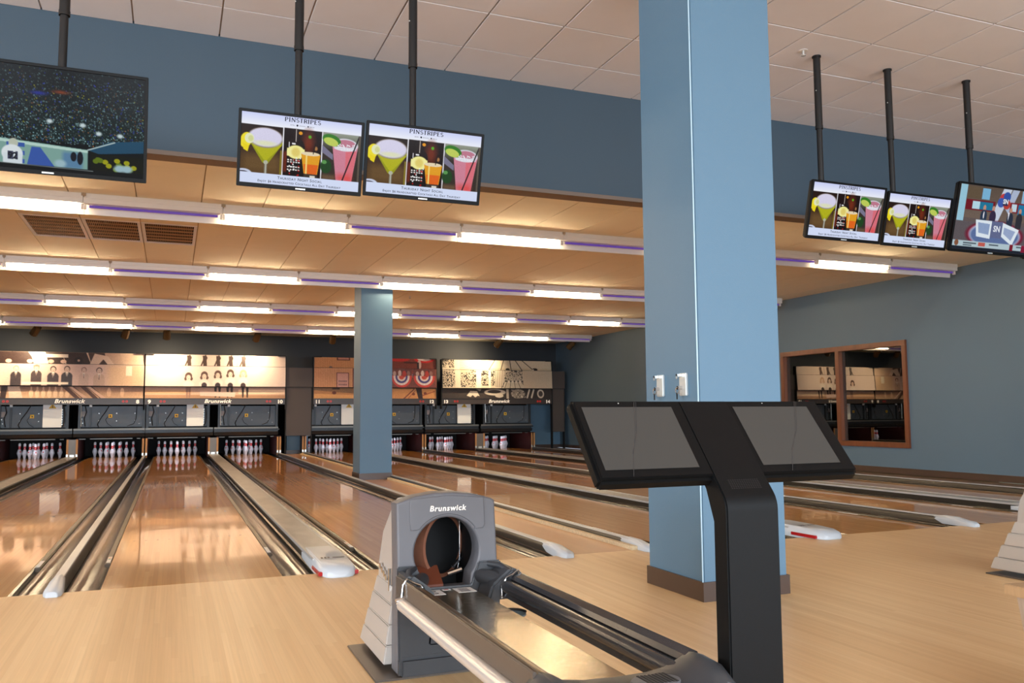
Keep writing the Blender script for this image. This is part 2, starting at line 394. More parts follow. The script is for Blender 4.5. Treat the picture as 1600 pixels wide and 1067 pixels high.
struct(B().box(-14, XR, YS-.012, YS+.16, 2.985, 3.02).obj('trim_1', M['trim']))
struct(B().box(XR-.02, XR, -12, 18.6, 0, .10).obj('baseboard_right', M['base']))

# ceiling tiles: each visible one its own object
def tiles(parent, z, xs, ys, zup, gap, limit=300):
    dx, dy = xs[1]-xs[0], ys[1]-ys[0]
    tm = B().hexa([(gap, gap, 0), (dx-gap, gap, 0), (dx-gap, dy-gap, 0), (gap, dy-gap, 0)],
                  [(gap, gap, .018), (dx-gap, gap, .018), (dx-gap, dy-gap, .018), (gap, dy-gap, .018)]).mesh('ceiling_tile', M['tile'], bevel=.003, seg=1, smooth=False)
    rest = B(); cand = []
    for x in xs[:-1]:
        for y in ys[:-1]:
            vis = any(in_frame(x+a*dx, y+b*dy, z) for a in (0, .5, 1) for b in (0, .5, 1))
            if vis: cand.append((math.hypot(x-CAM.x, y-CAM.y), x, y))
            else: rest.box(x+gap, x+dx-gap, y+gap, y+dy-gap, z, z+.018)
    cand.sort()
    for i, (d, x, y) in enumerate(cand):
        if i < limit: link('ceiling_tile', tm, parent, (x, y, z+random.uniform(-.0008, .0008)))
        else: rest.box(x+gap, x+dx-gap, y+gap, y+dy-gap, z, z+.018)
    r = rest.obj('ceiling_tile', M['tile'], parent); r['kind'] = 'stuff'
hx = [1.937-.61*16+.61*i for i in range(32)]; hx = [x for x in hx if -9 < x < XR+.0]
hy = [.545-.61*9+.61*i for i in range(10)]
tiles(ceil_h, ZH, hx, hy, 0, .006)
# cut row against the bulkhead and last column against the wall
B_ = B()
for x in hx[:-1]: link('ceiling_tile', B().box(.006, .604, .006, YS-.545-.004, 0, .018).mesh('ceiling_tile', M['tile']), ceil_h, (x, .545, ZH))
link('ceiling_tile', B().box(hx[-1]+.006, XR, -5, YS-.004, ZH, ZH+.018).mesh('ceiling_tile', M['tile']), ceil_h)['kind'] = 'stuff'
lx = [-1.17-.62*9+.62*i for i in range(30)]; lx = [x for x in lx if x < XR]
VENTS = [(-1.79, 4.80), (-1.17, 4.80), (-.55, 4.80)]
ly = [4.80-1.22*3+1.22*i for i in range(16)]; ly = [y for y in ly if y < YB]
_t = tiles
dx, dy = .62, 1.22
tm = B().box(.005, dx-.005, .0015, dy-.0015, 0, .018).mesh('ceiling_tile', M['tile_low'])
rest = B(); cand = []
for x in lx:
    for y in ly:
        if any(abs(x-v[0]) < .1 and abs(y-v[1]) < .1 for v in VENTS): continue
        if x+dx > XR+.01 or y+dy > YB: rest.box(x+.005, min(x+dx-.005, XR), y+.0015, min(y+dy-.0015, YB), ZL, ZL+.018); continue
        if any(in_frame(x+a*dx, y+b*dy, ZL) for a in (0, .5, 1) for b in (0, .5, 1)): cand.append((math.hypot(x-CAM.x, y-CAM.y), x, y))
        else: rest.box(x+.005, x+dx-.005, y+.0015, y+dy-.0015, ZL, ZL+.018)
cand.sort()
for i, (d, x, y) in enumerate(cand):
    if i < 295: link('ceiling_tile', tm, ceil_l, (x, y, ZL))
    else: rest.box(x+.005, x+dx-.005, y+.0015, y+dy-.0015, ZL, ZL+.018)
rest.obj('ceiling_tile', M['tile_low'], ceil_l)['kind'] = 'stuff'

# ceiling vents
for i, (x, y) in enumerate(VENTS):
    w_ = ['leftmost of the three tan ceiling vents', 'middle one of the three tan ceiling vents', 'rightmost of the three tan ceiling vents'][i]
    t = thing('ceiling_vent', w_+', near the nearest light row', 'vent', (x, y, ZL), 'return air vents in the low ceiling')
    B().box(.005, .615, .004, .05, -.004, .016).box(.005, .615, 1.17, 1.216, -.004, .016).box(.005, .04, .05, 1.17, -.004, .016).box(.58, .615, .05, 1.17, -.004, .016).obj('frame', M['tile'], t)
    g = B()
    for k in range(26): g.box(.04+.02*k+.016, .04+.02*k+.021, .05, 1.17, 0, .012)
    for k in range(1, 6): g.box(.04, .58, .05+k*.187-.006, .05+k*.187+.006, -.002, .012)
    g.obj('louvre', M['grille'], t)
    B().box(.03, .59, .04, 1.18, .012, .017).obj('backing', mat('vent_shadow', rgb(40, 30, 24), .9), t)

# ------------------------------------------------------------------ columns
def column(x0, x1, y0, y1, z1, label):
    t = thing('column', label, 'column', ((x0+x1)/2, (y0+y1)/2, 0))
    a, b = (x1-x0)/2, (y1-y0)/2
    B().box(-a, a, -b, b, 0, z1).obj('shaft', M['paint'], t, bevel=.004)
    s = B(); e = .012
    s.box(-a-e, a+e, -b-e, -b, 0, .105).box(-a-e, a+e, b, b+e, 0, .105).box(-a-e, -a, -b, b, 0, .105).box(a, a+e, -b, b, 0, .105)
    s.obj('column_base', M['base'], t)
    return t
colA = column(2.563, 3.122, -1.70, -1.13, ZH, 'big light blue square column with brown base beside the scoring console')
B().tube([(-.287, -.285, .105), (-.287, -.285, ZH)], .004, 6).obj('corner_bead', mat('corner_bead', rgb(176, 204, 220), .4), colA)
column(2.645, 3.165, 7.85, 8.40, ZL, 'slim blue square column standing between lanes ten and eleven')
# key locks on the near column's left face
for i, y in enumerate((-1.315, -1.56)):
    t = thing('lock_bracket', ['left', 'right'][i]+' one of two silver lock brackets with keys on the big blue column', 'lock', (2.563, y, 1.19), 'lock brackets on the big column')
    B().box(-.018, 0, -.035, .035, -.065, .065).obj('plate', M['lockw'], t, bevel=.004)
    B().box(-.05, -.018, .005, .02, .045, .06).box(-.05, -.044, .005, .02, .03, .06).obj('hook', M['lockw'], t, bevel=.003)
    k = B().tube([(-.018, .01, -.02), (-.045, .01, -.02)], .011, 10).obj('lock_barrel', M['chrome'], t)
    B().tube([(-.045, .01+.02*math.cos(a*PI/4), -.035+.018*math.sin(a*PI/4)) for a in range(9)], .003, 6).box(-.048, -.044, .004, .017, -.085, -.05).obj('key', M['chrome'], k)

# ------------------------------------------------------------------ window in right wall
win = struct(bpy.data.objects.new('window_1', None)); COL.objects.link(win); win.location = (XR, 0, 0)
wf = B().box(-.035, .12, 4.84, 7.95, .43, .52).box(-.035, .12, 4.84, 7.95, 2.13, 2.22).box(-.035, .12, 4.84, 4.93, .52, 2.13).box(-.035, .12, 7.86, 7.95, .52, 2.13)
wf.obj('window_frame', M['winwood'], win, bevel=.008)
B().box(-.03, .12, 6.36, 6.46, .52, 2.13).obj('mullion', M['winwood'], win, bevel=.006)
gl = bpy.data.materials.new('window_glass'); gl.use_nodes = True; nt = gl.node_tree; nt.nodes.remove(nt.nodes['Principled BSDF'])
tr = nt.nodes.new('ShaderNodeBsdfTransparent'); tr.inputs[0].default_value = (.55, .58, .5, 1)
gs = nt.nodes.new('ShaderNodeBsdfGlossy'); gs.inputs['Roughness'].default_value = .01; gs.inputs[0].default_value = (1, 1, .95, 1)
fr = nt.nodes.new('ShaderNodeFresnel'); fr.inputs[0].default_value = 1.8
mx = nt.nodes.new('ShaderNodeMath'); mx.operation = 'MULTIPLY'; mx.inputs[1].default_value = 2.2; mx.use_clamp = True
ms = nt.nodes.new('ShaderNodeMixShader'); nt.links.new(fr.outputs[0], mx.inputs[0]); nt.links.new(mx.outputs[0], ms.inputs[0])
nt.links.new(tr.outputs[0], ms.inputs[1]); nt.links.new(gs.outputs[0], ms.inputs[2]); nt.links.new(ms.outputs[0], nt.nodes['Material Output'].inputs[0])
for a, b in ((4.93, 6.36), (6.46, 7.86)): B().box(.05, .058, a, b, .52, 2.13).obj('pane', gl, win)
# room behind the window
rm = mat('office_wall', rgb(128, 122, 96), .8)
struct(B().box(13.6, 13.7, 3.5, 9.5, 0, 2.9).box(XR+.15, 13.7, 3.4, 3.5, 0, 2.9).box(XR+.15, 13.7, 9.5, 9.6, 0, 2.9).box(XR+.15, 13.7, 3.4, 9.6, 2.8, 2.9).box(XR+.15, 13.7, 3.4, 9.6, -.1, 0).obj('wall_office', rm))
ol = bpy.data.lights.new('office_lamp', 'AREA'); ol.size = 1.0; ol.energy = 70; ol.color = (1, .9, .7)
oo = bpy.data.objects.new('office_lamp', ol); COL.objects.link(oo); oo.location = (12.4, 6.5, 2.75)
bxt = thing('storage_box', 'tan box with a small white and blue label behind the window pane', 'box', (12.3, 5.6, 0))
B().box(-.3, .3, -.3, .3, .0, .78).obj('carton', mat('cardboard', rgb(150, 128, 96), .8), bxt, bevel=.006)
B().box(-.304, -.30, -.08, .08, .56, .74).obj('label', M['paper'], bxt); B().box(-.307, -.304, -.03, .05, .6, .70).obj('mark', mat('blue_mark', rgb(40, 50, 120), .5), bxt)

# ------------------------------------------------------------------ light fixtures
NW = {7: 'seven', 8: 'eight', 9: 'nine', 10: 'ten', 11: 'eleven', 12: 'twelve', 13: 'thirteen', 14: 'fourteen'}
ROWS = [(3.70, 'nearest'), (7.70, 'second'), (11.75, 'third'), (15.82, 'farthest')]
ML = 1.325
fx_body = B().box(0, ML-.004, -.03, .05, -.10, .0).box(0, ML-.004, -.036, -.03, -.052, .0).mesh('housing', M['fixture'], bevel=.004, seg=1, smooth=False)
prof = [(.05, -.03), (.085, -.075), (.105, -.13), (.112, -.185), (.116, -.185), (.112, -.125), (.09, -.065), (.055, -.02)]
fx_ref = B().prism(prof, 'x', 0, ML-.004).mesh('reflector', M['fixture'])
fx_on = B().tube([(.05, .03, -.12), (ML-.05, .03, -.12)], .0165, 10).mesh('tube', M['tube_on'], smooth=True)
fx_off = B().tube([(.05, .03, -.12), (ML-.05, .03, -.12)], .0135, 10).mesh('tube', M['tube_off'], smooth=True)
fx_end = B().box(0, .022, .01, .05, -.15, -.10).box(ML-.026, ML-.004, .01, .05, -.15, -.10).mesh('lamp_holder', M['fixture'])
fx_clip = B().box(-.02, .02, -.045, -.03, -.03, .02).box(-.006, .006, -.05, -.04, -.045, 0).mesh('clip', M['chrome'])
order = ['first', 'second', 'third', 'fourth', 'fifth', 'sixth', 'seventh', 'eighth', 'ninth', 'tenth', 'eleventh', 'twelfth']
for ri, (y, rn) in enumerate(ROWS):
    for i in range(-4, 11):
        x = -3.685+ML*i; on = (i % 2 == 1)
        vis = i >= 1
        if vis:
            k = (i-1)//2
            lab = f"{'lit warm' if on else 'dark violet'} fluorescent light in the {rn} ceiling row, {order[k]} {'lit' if on else 'unlit'} one from left"
            grp = f'{rn} row of ceiling lights'
        else:
            lab = f"ceiling light of the {rn} row beyond the left edge, {order[i+4]} from the far left"; grp = f'{rn} row lights left of the view'
        t = thing('light_fixture', lab, 'ceiling light', (x, y-.06, ZL), grp)
        link('housing', fx_body, t); link('reflector', fx_ref, t); link('tube', fx_on if on else fx_off, t); link('lamp_holder', fx_end, t); link('clip', fx_clip, t)

# ------------------------------------------------------------------ spotlights (cans)
SP = [(-3.17, -3.72, 1), (-1.24, -1.5, 0), (-.32, -.34, 1), (1.84, 1.62, .8), (3.77, 3.77, 0), (8.51, 7.95, 1.15), (10.81, 10.4, 0)]
spn = ['above lane seven', 'above lane eight', 'above lane nine', 'above lane ten', 'above lane eleven', 'above lane thirteen', 'at right corner past lane fourteen']
for (x, tx, on), nm in zip(SP, spn):
    t = thing('spotlight', 'small bronze spotlight can hanging from the low ceiling '+nm, 'spotlight', (x, 16.9, ZL), 'spotlights in front of the back wall')
    B().lathe([(.05, -.012), (.05, 0), (.02, 0)], n=14).tube([(0, 0, -.01), (0, 0, -.055)], .009, 8).obj('bracket', M['brass'], t)
    d = Vector((tx-x, .7, -.75)).normalized(); c = Vector((0, 0, -.17))
    a = c-d*.10; b = c+d*.15
    B().tube([a-d*.01, a, a+d*.07, b], [.04, .075, .085, .095], 14).tube([(0, 0, -.05), c], .025, 8).obj('can', M['brass'], t)
    if on:
        B().tube([b, b+d*.004], .085, 14).obj('lens', M['lamp'], t)
        l = bpy.data.lights.new('spot_beam', 'SPOT'); l.energy = SPOT*on*1.7; l.spot_size = math.radians(150); l.spot_blend = 1.0; l.color = (1, .78, .5); l.shadow_soft_size = .05
        o = bpy.data.objects.new('spot_beam', l); COL.objects.link(o); o.location = Vector((x, 16.9, ZL))+b+d*.02
        tg = Vector((tx, 17.6, 2.15 if x < 5 else 2.5)); o.rotation_euler = (tg-Vector(o.location)).to_track_quat('-Z', 'Y').to_euler()

# ------------------------------------------------------------------ lanes
YL = 19.45
def gutter_prof(x0, x1):
    n = 10; pts = []
    pts.append((x0, -.004))
    for i in range(n+1):
        t = PI*i/n; pts.append(((x0+x1)/2-math.cos(t)*((x1-x0)/2-.012), -.012-.062*math.sin(t)**.8))
    pts.append((x1, -.004)); return pts
def gutter_mesh(w):
    g = B(); top = gutter_prof(0, w); bot = [(x, z-.006) for x, z in top][::-1]
    g.prism(top+bot, 'y', .0, 18.55); return g.mesh('gutter', M['gutter'], smooth=True)
gm = gutter_mesh(GW)
surf_f = B().box(-HL, HL, .003, 4.6, -.03, 0).mesh('lane_head', M['lane_front'])
surf = B().box(-HL, HL, 4.603, 9.1, -.03, 0).mesh('lane_bed', M['lane'])
surf2 = B().box(-HL, HL, 9.103, 13.7, -.03, 0).mesh('lane_bed', M['lane']); surf3 = B().box(-HL, HL, 13.703, YL, -.03, 0).mesh('lane_bed', M['lane'])
base = B().box(-HL+.01, HL-.01, .0, YL, -.135, -.03).mesh('lane_foundation', M['black'])
arrow = B().add([(-.016, -.0, .0006), (.016, 0, .0006), (0, .15, .0006)], [(0, 1, 2)]).mesh('arrow_mark', mat('arrow_dark', rgb(60, 34, 20), .4))
dot = B().lathe([(.010, 0), (.010, .0006), (.001, .0007)], n=10).mesh('dot_mark', bpy.data.materials['arrow_dark'])
bump_m = B().box(0, .042, 1.0, 18.4, -.03, -.002).mesh('bumper_rail', M['bumper'], bevel=.006)
st = B().box(.008, .034, 1.04, 1.30, -.0015, .0002).mesh('sticker', M['paper'])
for n, cx in LANES.items():
    t = thing('bowling_lane', f'glossy orange maple bowling lane {NW[n]}, running to its pins under the number {n}', 'bowling lane', (cx, 0, 0), 'bowling lanes')
    link('lane_head', surf_f, t); link('lane_bed', surf, t); link('lane_bed', surf2, t); link('lane_bed', surf3, t); link('lane_foundation', base, t)
    for k in range(-3, 4): link('arrow_mark', arrow, t, (k*.1355, 4.78-abs(k)*.24, 0))
    for k in (-4, -3, -2, -1, 1, 2, 3, 4): link('dot_mark', dot, t, (k*.09+(.06 if k > 0 else -.06), 2.1, 0))
    link('gutter', gm, t, (-HL-GW, 0, 0)); link('gutter', gm, t, (HL, 0, 0))
    b = link('bumper_rail', bump_m, t, (HL+.002, 0, 0)); link('sticker', st, b)
    b = link('bumper_rail', bump_m, t, (-HL-.044, 0, 0)); s_ = link('sticker', st, b)
    if n in (8, 10, 9):
        for k, c in enumerate(((200, 60, 50), (60, 130, 90), (210, 170, 80), (30, 30, 30))):
            for sgn in (1, -1):
                pass
        o = B().box(.012, .030, 1.17, 1.20, .0002, .0006).obj('sticker_mark', mat('sticker_green', rgb(60, 140, 100), .4), b)
        o = B().box(.012, .030, 1.23, 1.26, .0002, .0006).obj('sticker_mark', mat('sticker_orange', rgb(220, 120, 70), .4), b)

# dividers
def narrow_divider(cx, label):
    w = .045
    t = thing('lane_divider', label, 'lane divider', (cx, 0, 0), 'narrow lane dividers')
    B().prism([(-.034, -.13), (.034, -.13), (.034, -.02), (.026, .02), (.022, .045), (.014, .054), (-.014, .054), (-.022, .045), (-.026, .02), (-.034, -.02)], 'y', .05, 18.3).obj('divider_rail', M['divider_side'], t, smooth=True)
    B().prism([(-.029, .0545), (.029, .0545), (.025, .062), (-.025, .062)], 'y', .05, 18.3).obj('top_strip', M['divider'], t)
    # flared white nose
    c = B(); st_ = [(.32, .023, .058), (.20, .032, .070), (.06, .042, .068), (-.03, .050, .05), (-.10, .048, .044), (-.135, .03, .03)]
    n = 9
    vs = []
    for y, hw, h in st_:
        zb = 0.0 if y < 0 else -.02
        vs += [(-hw, y, zb), (-hw, y, h*.55), (-hw*.75, y, h*.9), (-hw*.3, y, h), (hw*.3, y, h), (hw*.75, y, h*.9), (hw, y, h*.55), (hw, y, zb)]
    k = 8; fs = [(i*k+j, i*k+(j+1) % k, (i+1)*k+(j+1) % k, (i+1)*k+j) for i in range(len(st_)-1) for j in range(k)]
    fs += [tuple(range(k-1, -1, -1)), tuple(range((len(st_)-1)*k, len(st_)*k))]
    c.add(vs, fs).obj('end_cap', M['white_plastic'], t, bevel=.003)
def wide_divider(cx, hw, label):
    t = thing('ball_return_capping', label, 'lane divider', (cx, 0, 0), 'wide ball return cappings')
    B().box(-hw, hw, .2, 18.3, -.13, .045).obj('capping_body', M['divider_side'], t)
    B().box(-hw+.004, hw-.004, .2, 18.3, .046, .060).obj('capping_top', M['capping'], t)
    for sg in (-1, 1): B().box(sg*(hw-.003)-.009, sg*(hw-.003)+.009, .2, 18.3, .046, .066).obj('edge_rail', M['white_rail'], t)
    vs = []; st_ = [(.75, hw+.002, .064), (.45, hw+.008, .078), (.1, hw+.012, .075), (-.08, hw+.008, .068), (-.17, hw-.02, .055), (-.2, hw-.06, .03)]
    for y, h_, z in st_:
        zb = 0.0 if y < 0 else -.02
        vs += [(-h_, y, zb), (-h_, y, z*.6), (-h_+.022, y, z), (h_-.022, y, z), (h_, y, z*.6), (h_, y, zb)]
    k = 6; fs = [(i*k+j, i*k+(j+1) % k, (i+1)*k+(j+1) % k, (i+1)*k+j) for i in range(len(st_)-1) for j in range(k)]
    fs += [tuple(range(k-1, -1, -1)), tuple(range((len(st_)-1)*k, len(st_)*k))]
    e = B().add(vs, fs).obj('end_cap', M['white_plastic'], t, bevel=.006)
    for sg in (-1, 1): B().box(sg*hw-.018, sg*hw+.018, -.13, .16, .004, .03).obj('reflector', M['red'], t, bevel=.004)
    m = B()
    for k in range(3): m.add(*[(lambda q: ([(x+(-.075+.022*k), y_, z) for x, y_, z in q[0]], q[1]))(([(0, .0, .0795), (.014, .0, .0795), (.018, .06, .0795), (.004, .06, .0795)], [(0, 1, 2, 3)]))][0])
    m.add([(0, .01, .0795), (.08, .01, .0795), (.084, .03, .0795), (.004, .03, .0795)], [(0, 1, 2, 3)])
    m.add([(.005, .04, .0795), (.08, .04, .0795), (.082, .05, .0795), (.007, .05, .0795)], [(0, 1, 2, 3)])
    m.obj('cap_print', M['ink'], t, loc=(0, .1, -.0015))
def mid(a, b): return (LANES[a]+LANES[b])/2
narrow_divider(mid(8, 9), 'narrow raised divider with white nose between lanes eight and nine')
narrow_divider(LANES[10]+HL+GW+.03, 'narrow raised divider with white nose right of lane ten')
narrow_divider(LANES[11]-HL-GW-.035, 'narrow raised divider with white nose left of lane eleven by the raw wood edge')
narrow_divider(mid(12, 13), 'narrow raised divider with white nose between lanes twelve and thirteen')
narrow_divider(LANES[14]+HL+GW+.03, 'narrow raised divider right of lane fourteen along the wall')
wide_divider(mid(7, 8), mid(7, 8)-LANES[7]-HL-GW, 'wide grey ball return capping between lanes seven and eight')
wide_divider(mid(9, 10), mid(9, 10)-LANES[9]-HL-GW, 'wide grey ball return capping with white nose between lanes nine and ten')
wide_divider(mid(11, 12), mid(11, 12)-LANES[11]-HL-GW, 'wide ball return capping with white nose between lanes eleven and twelve')
wide_divider(mid(13, 14), mid(13, 14)-LANES[13]-HL-GW, 'wide ball return capping between lanes thirteen and fourteen')
# wooden strip around the column between lanes 10 and 11
ix0, ix1 = LANES[10]+HL+GW+.09, LANES[11]-HL-GW-.08
isl = thing('wood_strip', 'flat orange wood floor strip around the slim column between lanes ten and eleven', 'floor strip', ((ix0+ix1)/2, 0, 0))
hw = (ix1-ix0)/2
B().box(-hw, hw, 0, 18.2, -.13, .0).obj('strip_surface', mat('strip_wood', rgb(196, 142, 90), .35, coat=.4, var=(2, .06, (6, .5, 1))), isl)
B().box(hw-.05, hw, .0, 18.2, .0, .028).obj('raw_edge', M['plywood'], isl)
# left filler floor for lanes outside view
struct(B().box(-14, LANES[7]-HL-GW-.02, 0, 18.5, -.13, -.02).obj('floor', bpy.data.materials['side_floor']))

# ------------------------------------------------------------------ pins
pp = [(.026, 0), (.029, .008), (.0365, .05), (.0485, .085), (.0605, .115), (.0605, .125), (.0555, .155), (.045, .19), (.033, .215), (.0262, .235), (.0233, .250), (.0236, .262), (.0268, .285), (.0305, .31), (.0322, .335), (.0305, .355), (.024, .372), (.010, .3805), (.001, .381)]
def pr_at(z):
    for (r0, z0), (r1, z1) in zip(pp, pp[1:]):
        if z0 <= z <= z1: return r0+(r1-r0)*(z-z0)/(z1-z0)
pin_b = B().lathe(pp, n=16).mesh('pin_body', M['pinw'], smooth=True)
rs = B()
for a, b in ((.226, .254), (.264, .296)):
    zs = [a+(b-a)*i/3 for i in range(4)]; rs.lathe([(pr_at(z)+.0012, z) for z in zs], n=16)
pin_s = rs.mesh('neck_stripe', M['pinr'], smooth=True)
pin_c = B().add([(-.012, -.0600, .150), (.012, -.0600, .150), (.018, -.0572, .165), (0, -.0545, .178), (-.018, -.0572, .165)], [(0, 1, 2, 3, 4)]).mesh('emblem', M['pinr'])
rowname = [['head pin in front'], ['left in the second row', 'right in the second row'], ['left in the third row', 'middle in the third row', 'right in the third row'],
           ['far left in the back row', 'second from left in the back row', 'second from right in the back row', 'far right in the back row']]
for n, cx in LANES.items():
    for r in range(4):
        for k in range(r+1):
            t = thing('bowling_pin', f'white bowling pin, {rowname[r][k]} on lane {NW[n]}', 'bowling pin', (cx+(k-r/2)*.3048, 18.288+r*.264, 0), f'bowling pins on lane {n}', random.uniform(-1.0, 1.0))
            link('pin_body', pin_b, t); link('neck_stripe', pin_s, t)
            if random.random() < .6: link('emblem', pin_c, t)

# ------------------------------------------------------------------ masking units with printed panels
MW = 3.44
UNITS = {8: (-4.27, 7, 8), 9: (-.80, 9, 10), 11: (3.395, 11, 12), 13: (7.02, 13, 14)}
SK = (206, 176, 158); DK = (58, 42, 38)
def pers(c, x, y, s, hair, coat, shirt=(232, 218, 205), face=(214, 186, 168), hat=False):
    c.ell(x, y+1.25*s, .95*s, .85*s, coat); c.rect(x-.9*s, y+1.1*s, x+.9*s, y+5*s, coat)
    c.poly([(x-.25*s, y+.4*s), (x+.25*s, y+.4*s), (x, y+1.6*s)], shirt); c.line(x, y+.7*s, x, y+1.5*s, .09*s, DK)
    c.ell(x, y-.12*s, .52*s, .58*s, hair); c.ell(x, y, .40*s, .52*s, face, .2)
    c.ell(x-.15*s, y-.05*s, .07*s, .05*s, (110, 80, 70)); c.ell(x+.15*s, y-.05*s, .07*s, .05*s, (110, 80, 70)); c.ell(x, y+.25*s, .14*s, .05*s, (140, 90, 80))
    if hat: c.ell(x, y-.4*s, .6*s, .2*s, hair)
RS = 95
def rows_8():
    off = -4.27
    t = Cv(MW, .285, RS, (224, 196, 172))
    for x, w, col in ((-3.9, .2, DK), (-3.55, .22, DK), (-3.1, .16, (226, 206, 190)), (-2.85, .2, DK), (-2.4, .3, DK), (-1.9, .22, (70, 52, 46)), (-1.55, .2, (200, 168, 146))):
        x -= off; t.poly([(x-w, 0), (x+w*.8, 0), (x+w*1.2, .29), (x-w*.6, .29)], col)
    t.poly([(.85, 0), (1.0, 0), (1.28, .29), (1.05, .29)], (226, 208, 192)); t.rect(1.15, .05, 1.72, .13, (240, 222, 205)); t.ell(1.95, .2, .10, .10, (36, 28, 28)); t.ell(1.95, .2, .03, .03, (190, 160, 140))
    for x in (.45, .9, 1.35, 1.62): t.ell(x, .23, .07, .05, (214, 178, 158))
    t.poly([(2.2, .29), (2.3, .02), (2.6, .08), (2.75, .29), (2.6, .29), (2.5, .16), (2.4, .29)], (222, 196, 176)); t.rect(2.85, 0, MW, .29, (216, 184, 156), .8, .2)
    t.noise(5)
    m = Cv(MW, .525, RS, (214, 184, 170))
    m.rect(-.1, 0, .4, .6, (236, 212, 190), 1, .2); m.rect(2.6, 0, MW, .6, (222, 188, 152), 1, .2); m.rect(3.02, .03, 3.16, .27, (250, 236, 210))
    for X, y, s, h, c, hat in ((-3.65, .13, .125, (168, 130, 112), (62, 50, 48), 0), (-3.22, .10, .125, (150, 112, 96), (70, 55, 52), 1), (-2.86, .14, .135, (54, 38, 34), (66, 52, 50), 0), (-2.56, .13, .135, (80, 56, 48), (60, 48, 46), 0), (-2.19, .15, .125, (140, 104, 90), (200, 172, 156), 0), (-1.85, .16, .14, (76, 54, 46), (196, 166, 146), 0)):
        pers(m, X-off, y, s, h, c, hat=hat)
    m.rect(.75, .44, 1.75, .50, (244, 226, 204)); m.noise(5)
    b = Cv(MW, .285, RS, (196, 156, 128))
    b.vgrad(0, (150, 112, 92), .285, (214, 176, 140)); b.rect(0, 0, .3, .29, (226, 200, 176), 1, .1)
    b.poly([(.32, 0), (.45, 0), (.42, .29), (.3, .29)], (60, 44, 40)); b.poly([(.45, 0), (.7, 0), (.78, .29), (.5, .29)], (224, 196, 178))
    for i in range(7): b.ell(.95+i*.13, .18, .05, .11, (228, 196, 164)); b.ell(.95+i*.13, .05, .022, .05, (214, 180, 150))
    for x in (1.6, 1.75, 2.0, 2.15): b.poly([(x, 0), (x+.12, 0), (x+.42, .29), (x+.3, .29)], (92, 64, 54))
    for x in (1.7, 2.1): b.poly([(x+.05, 0), (x+.13, 0), (x+.5, .29), (x+.38, .29)], (222, 186, 160))
    for x in (2.65, 2.95): b.ell(x, .14, .05, .12, (222, 184, 150))
    b.noise(6); return t, m, b
def rows_9():
    off = -.80; xs = [.22, .60, .93, 1.24, 1.56]
    t = Cv(MW, .285, RS, (222, 200, 186))
    for x in xs:
        x -= off; dk = (72, 56, 50)
        t.poly([(x-.05, .02), (x+.04, .02), (x+.06, .29), (x-.03, .29)], dk); t.line(x-.08, .28, x+.02, .02, .035, dk); t.ell(x+.02, .08, .05, .06, dk)
    t.line(2.22, 0, 2.2, .29, .012, (150, 128, 118)); t.noise(3)
    m = Cv(MW, .525, RS, (226, 204, 192))
    for i, x in enumerate(xs):
        x -= off; y = .28-.03*i+(.0 if i < 4 else .03); h = (88, 64, 54) if i < 4 else (196, 160, 130)
        m.ell(x, y-.02, .09, .10, h); m.ell(x-.07, y+.05, .035, .05, h); m.ell(x+.07, y+.05, .035, .05, h); m.ell(x, y+.02, .058, .075, (226, 198, 180), .2)
        m.ell(x, y+.21, .15, .11, (236, 220, 208), .3)
        m.ell(x-.025, y+.01, .010, .008, (96, 70, 60)); m.ell(x+.025, y+.01, .010, .008, (96, 70, 60)); m.ell(x, y+.055, .02, .007, (150, 90, 80))
        if i > 0: m.ell(x, .50, .07, .08, (60, 44, 42))
    m.noise(3)
    b = Cv(MW, .285, RS, (206, 170, 146)); b.vgrad(.0, (186, 150, 134), .1, (200, 166, 146)); b.rect(0, .2, MW, .29, (176, 136, 104))
    b.rect(2.25, .05, MW, .17, (236, 206, 176), 1, .02); b.rect(0, .07, 1.1, .17, (208, 164, 126), 1, .02)
    for x in (.99, 1.05, 1.68, 1.78, 1.98, 2.08, 2.36, 2.47): b.poly([(x-.03, 0), (x+.035, 0), (x+.02, .27), (x-.012, .27)], (54, 40, 38) if x > 1.2 else (150, 116, 100))
    b.poly([(1.30, .10), (2.18, .13), (2.16, .25), (1.31, .22)], (226, 196, 182)); b.noise(4); return t, m, b
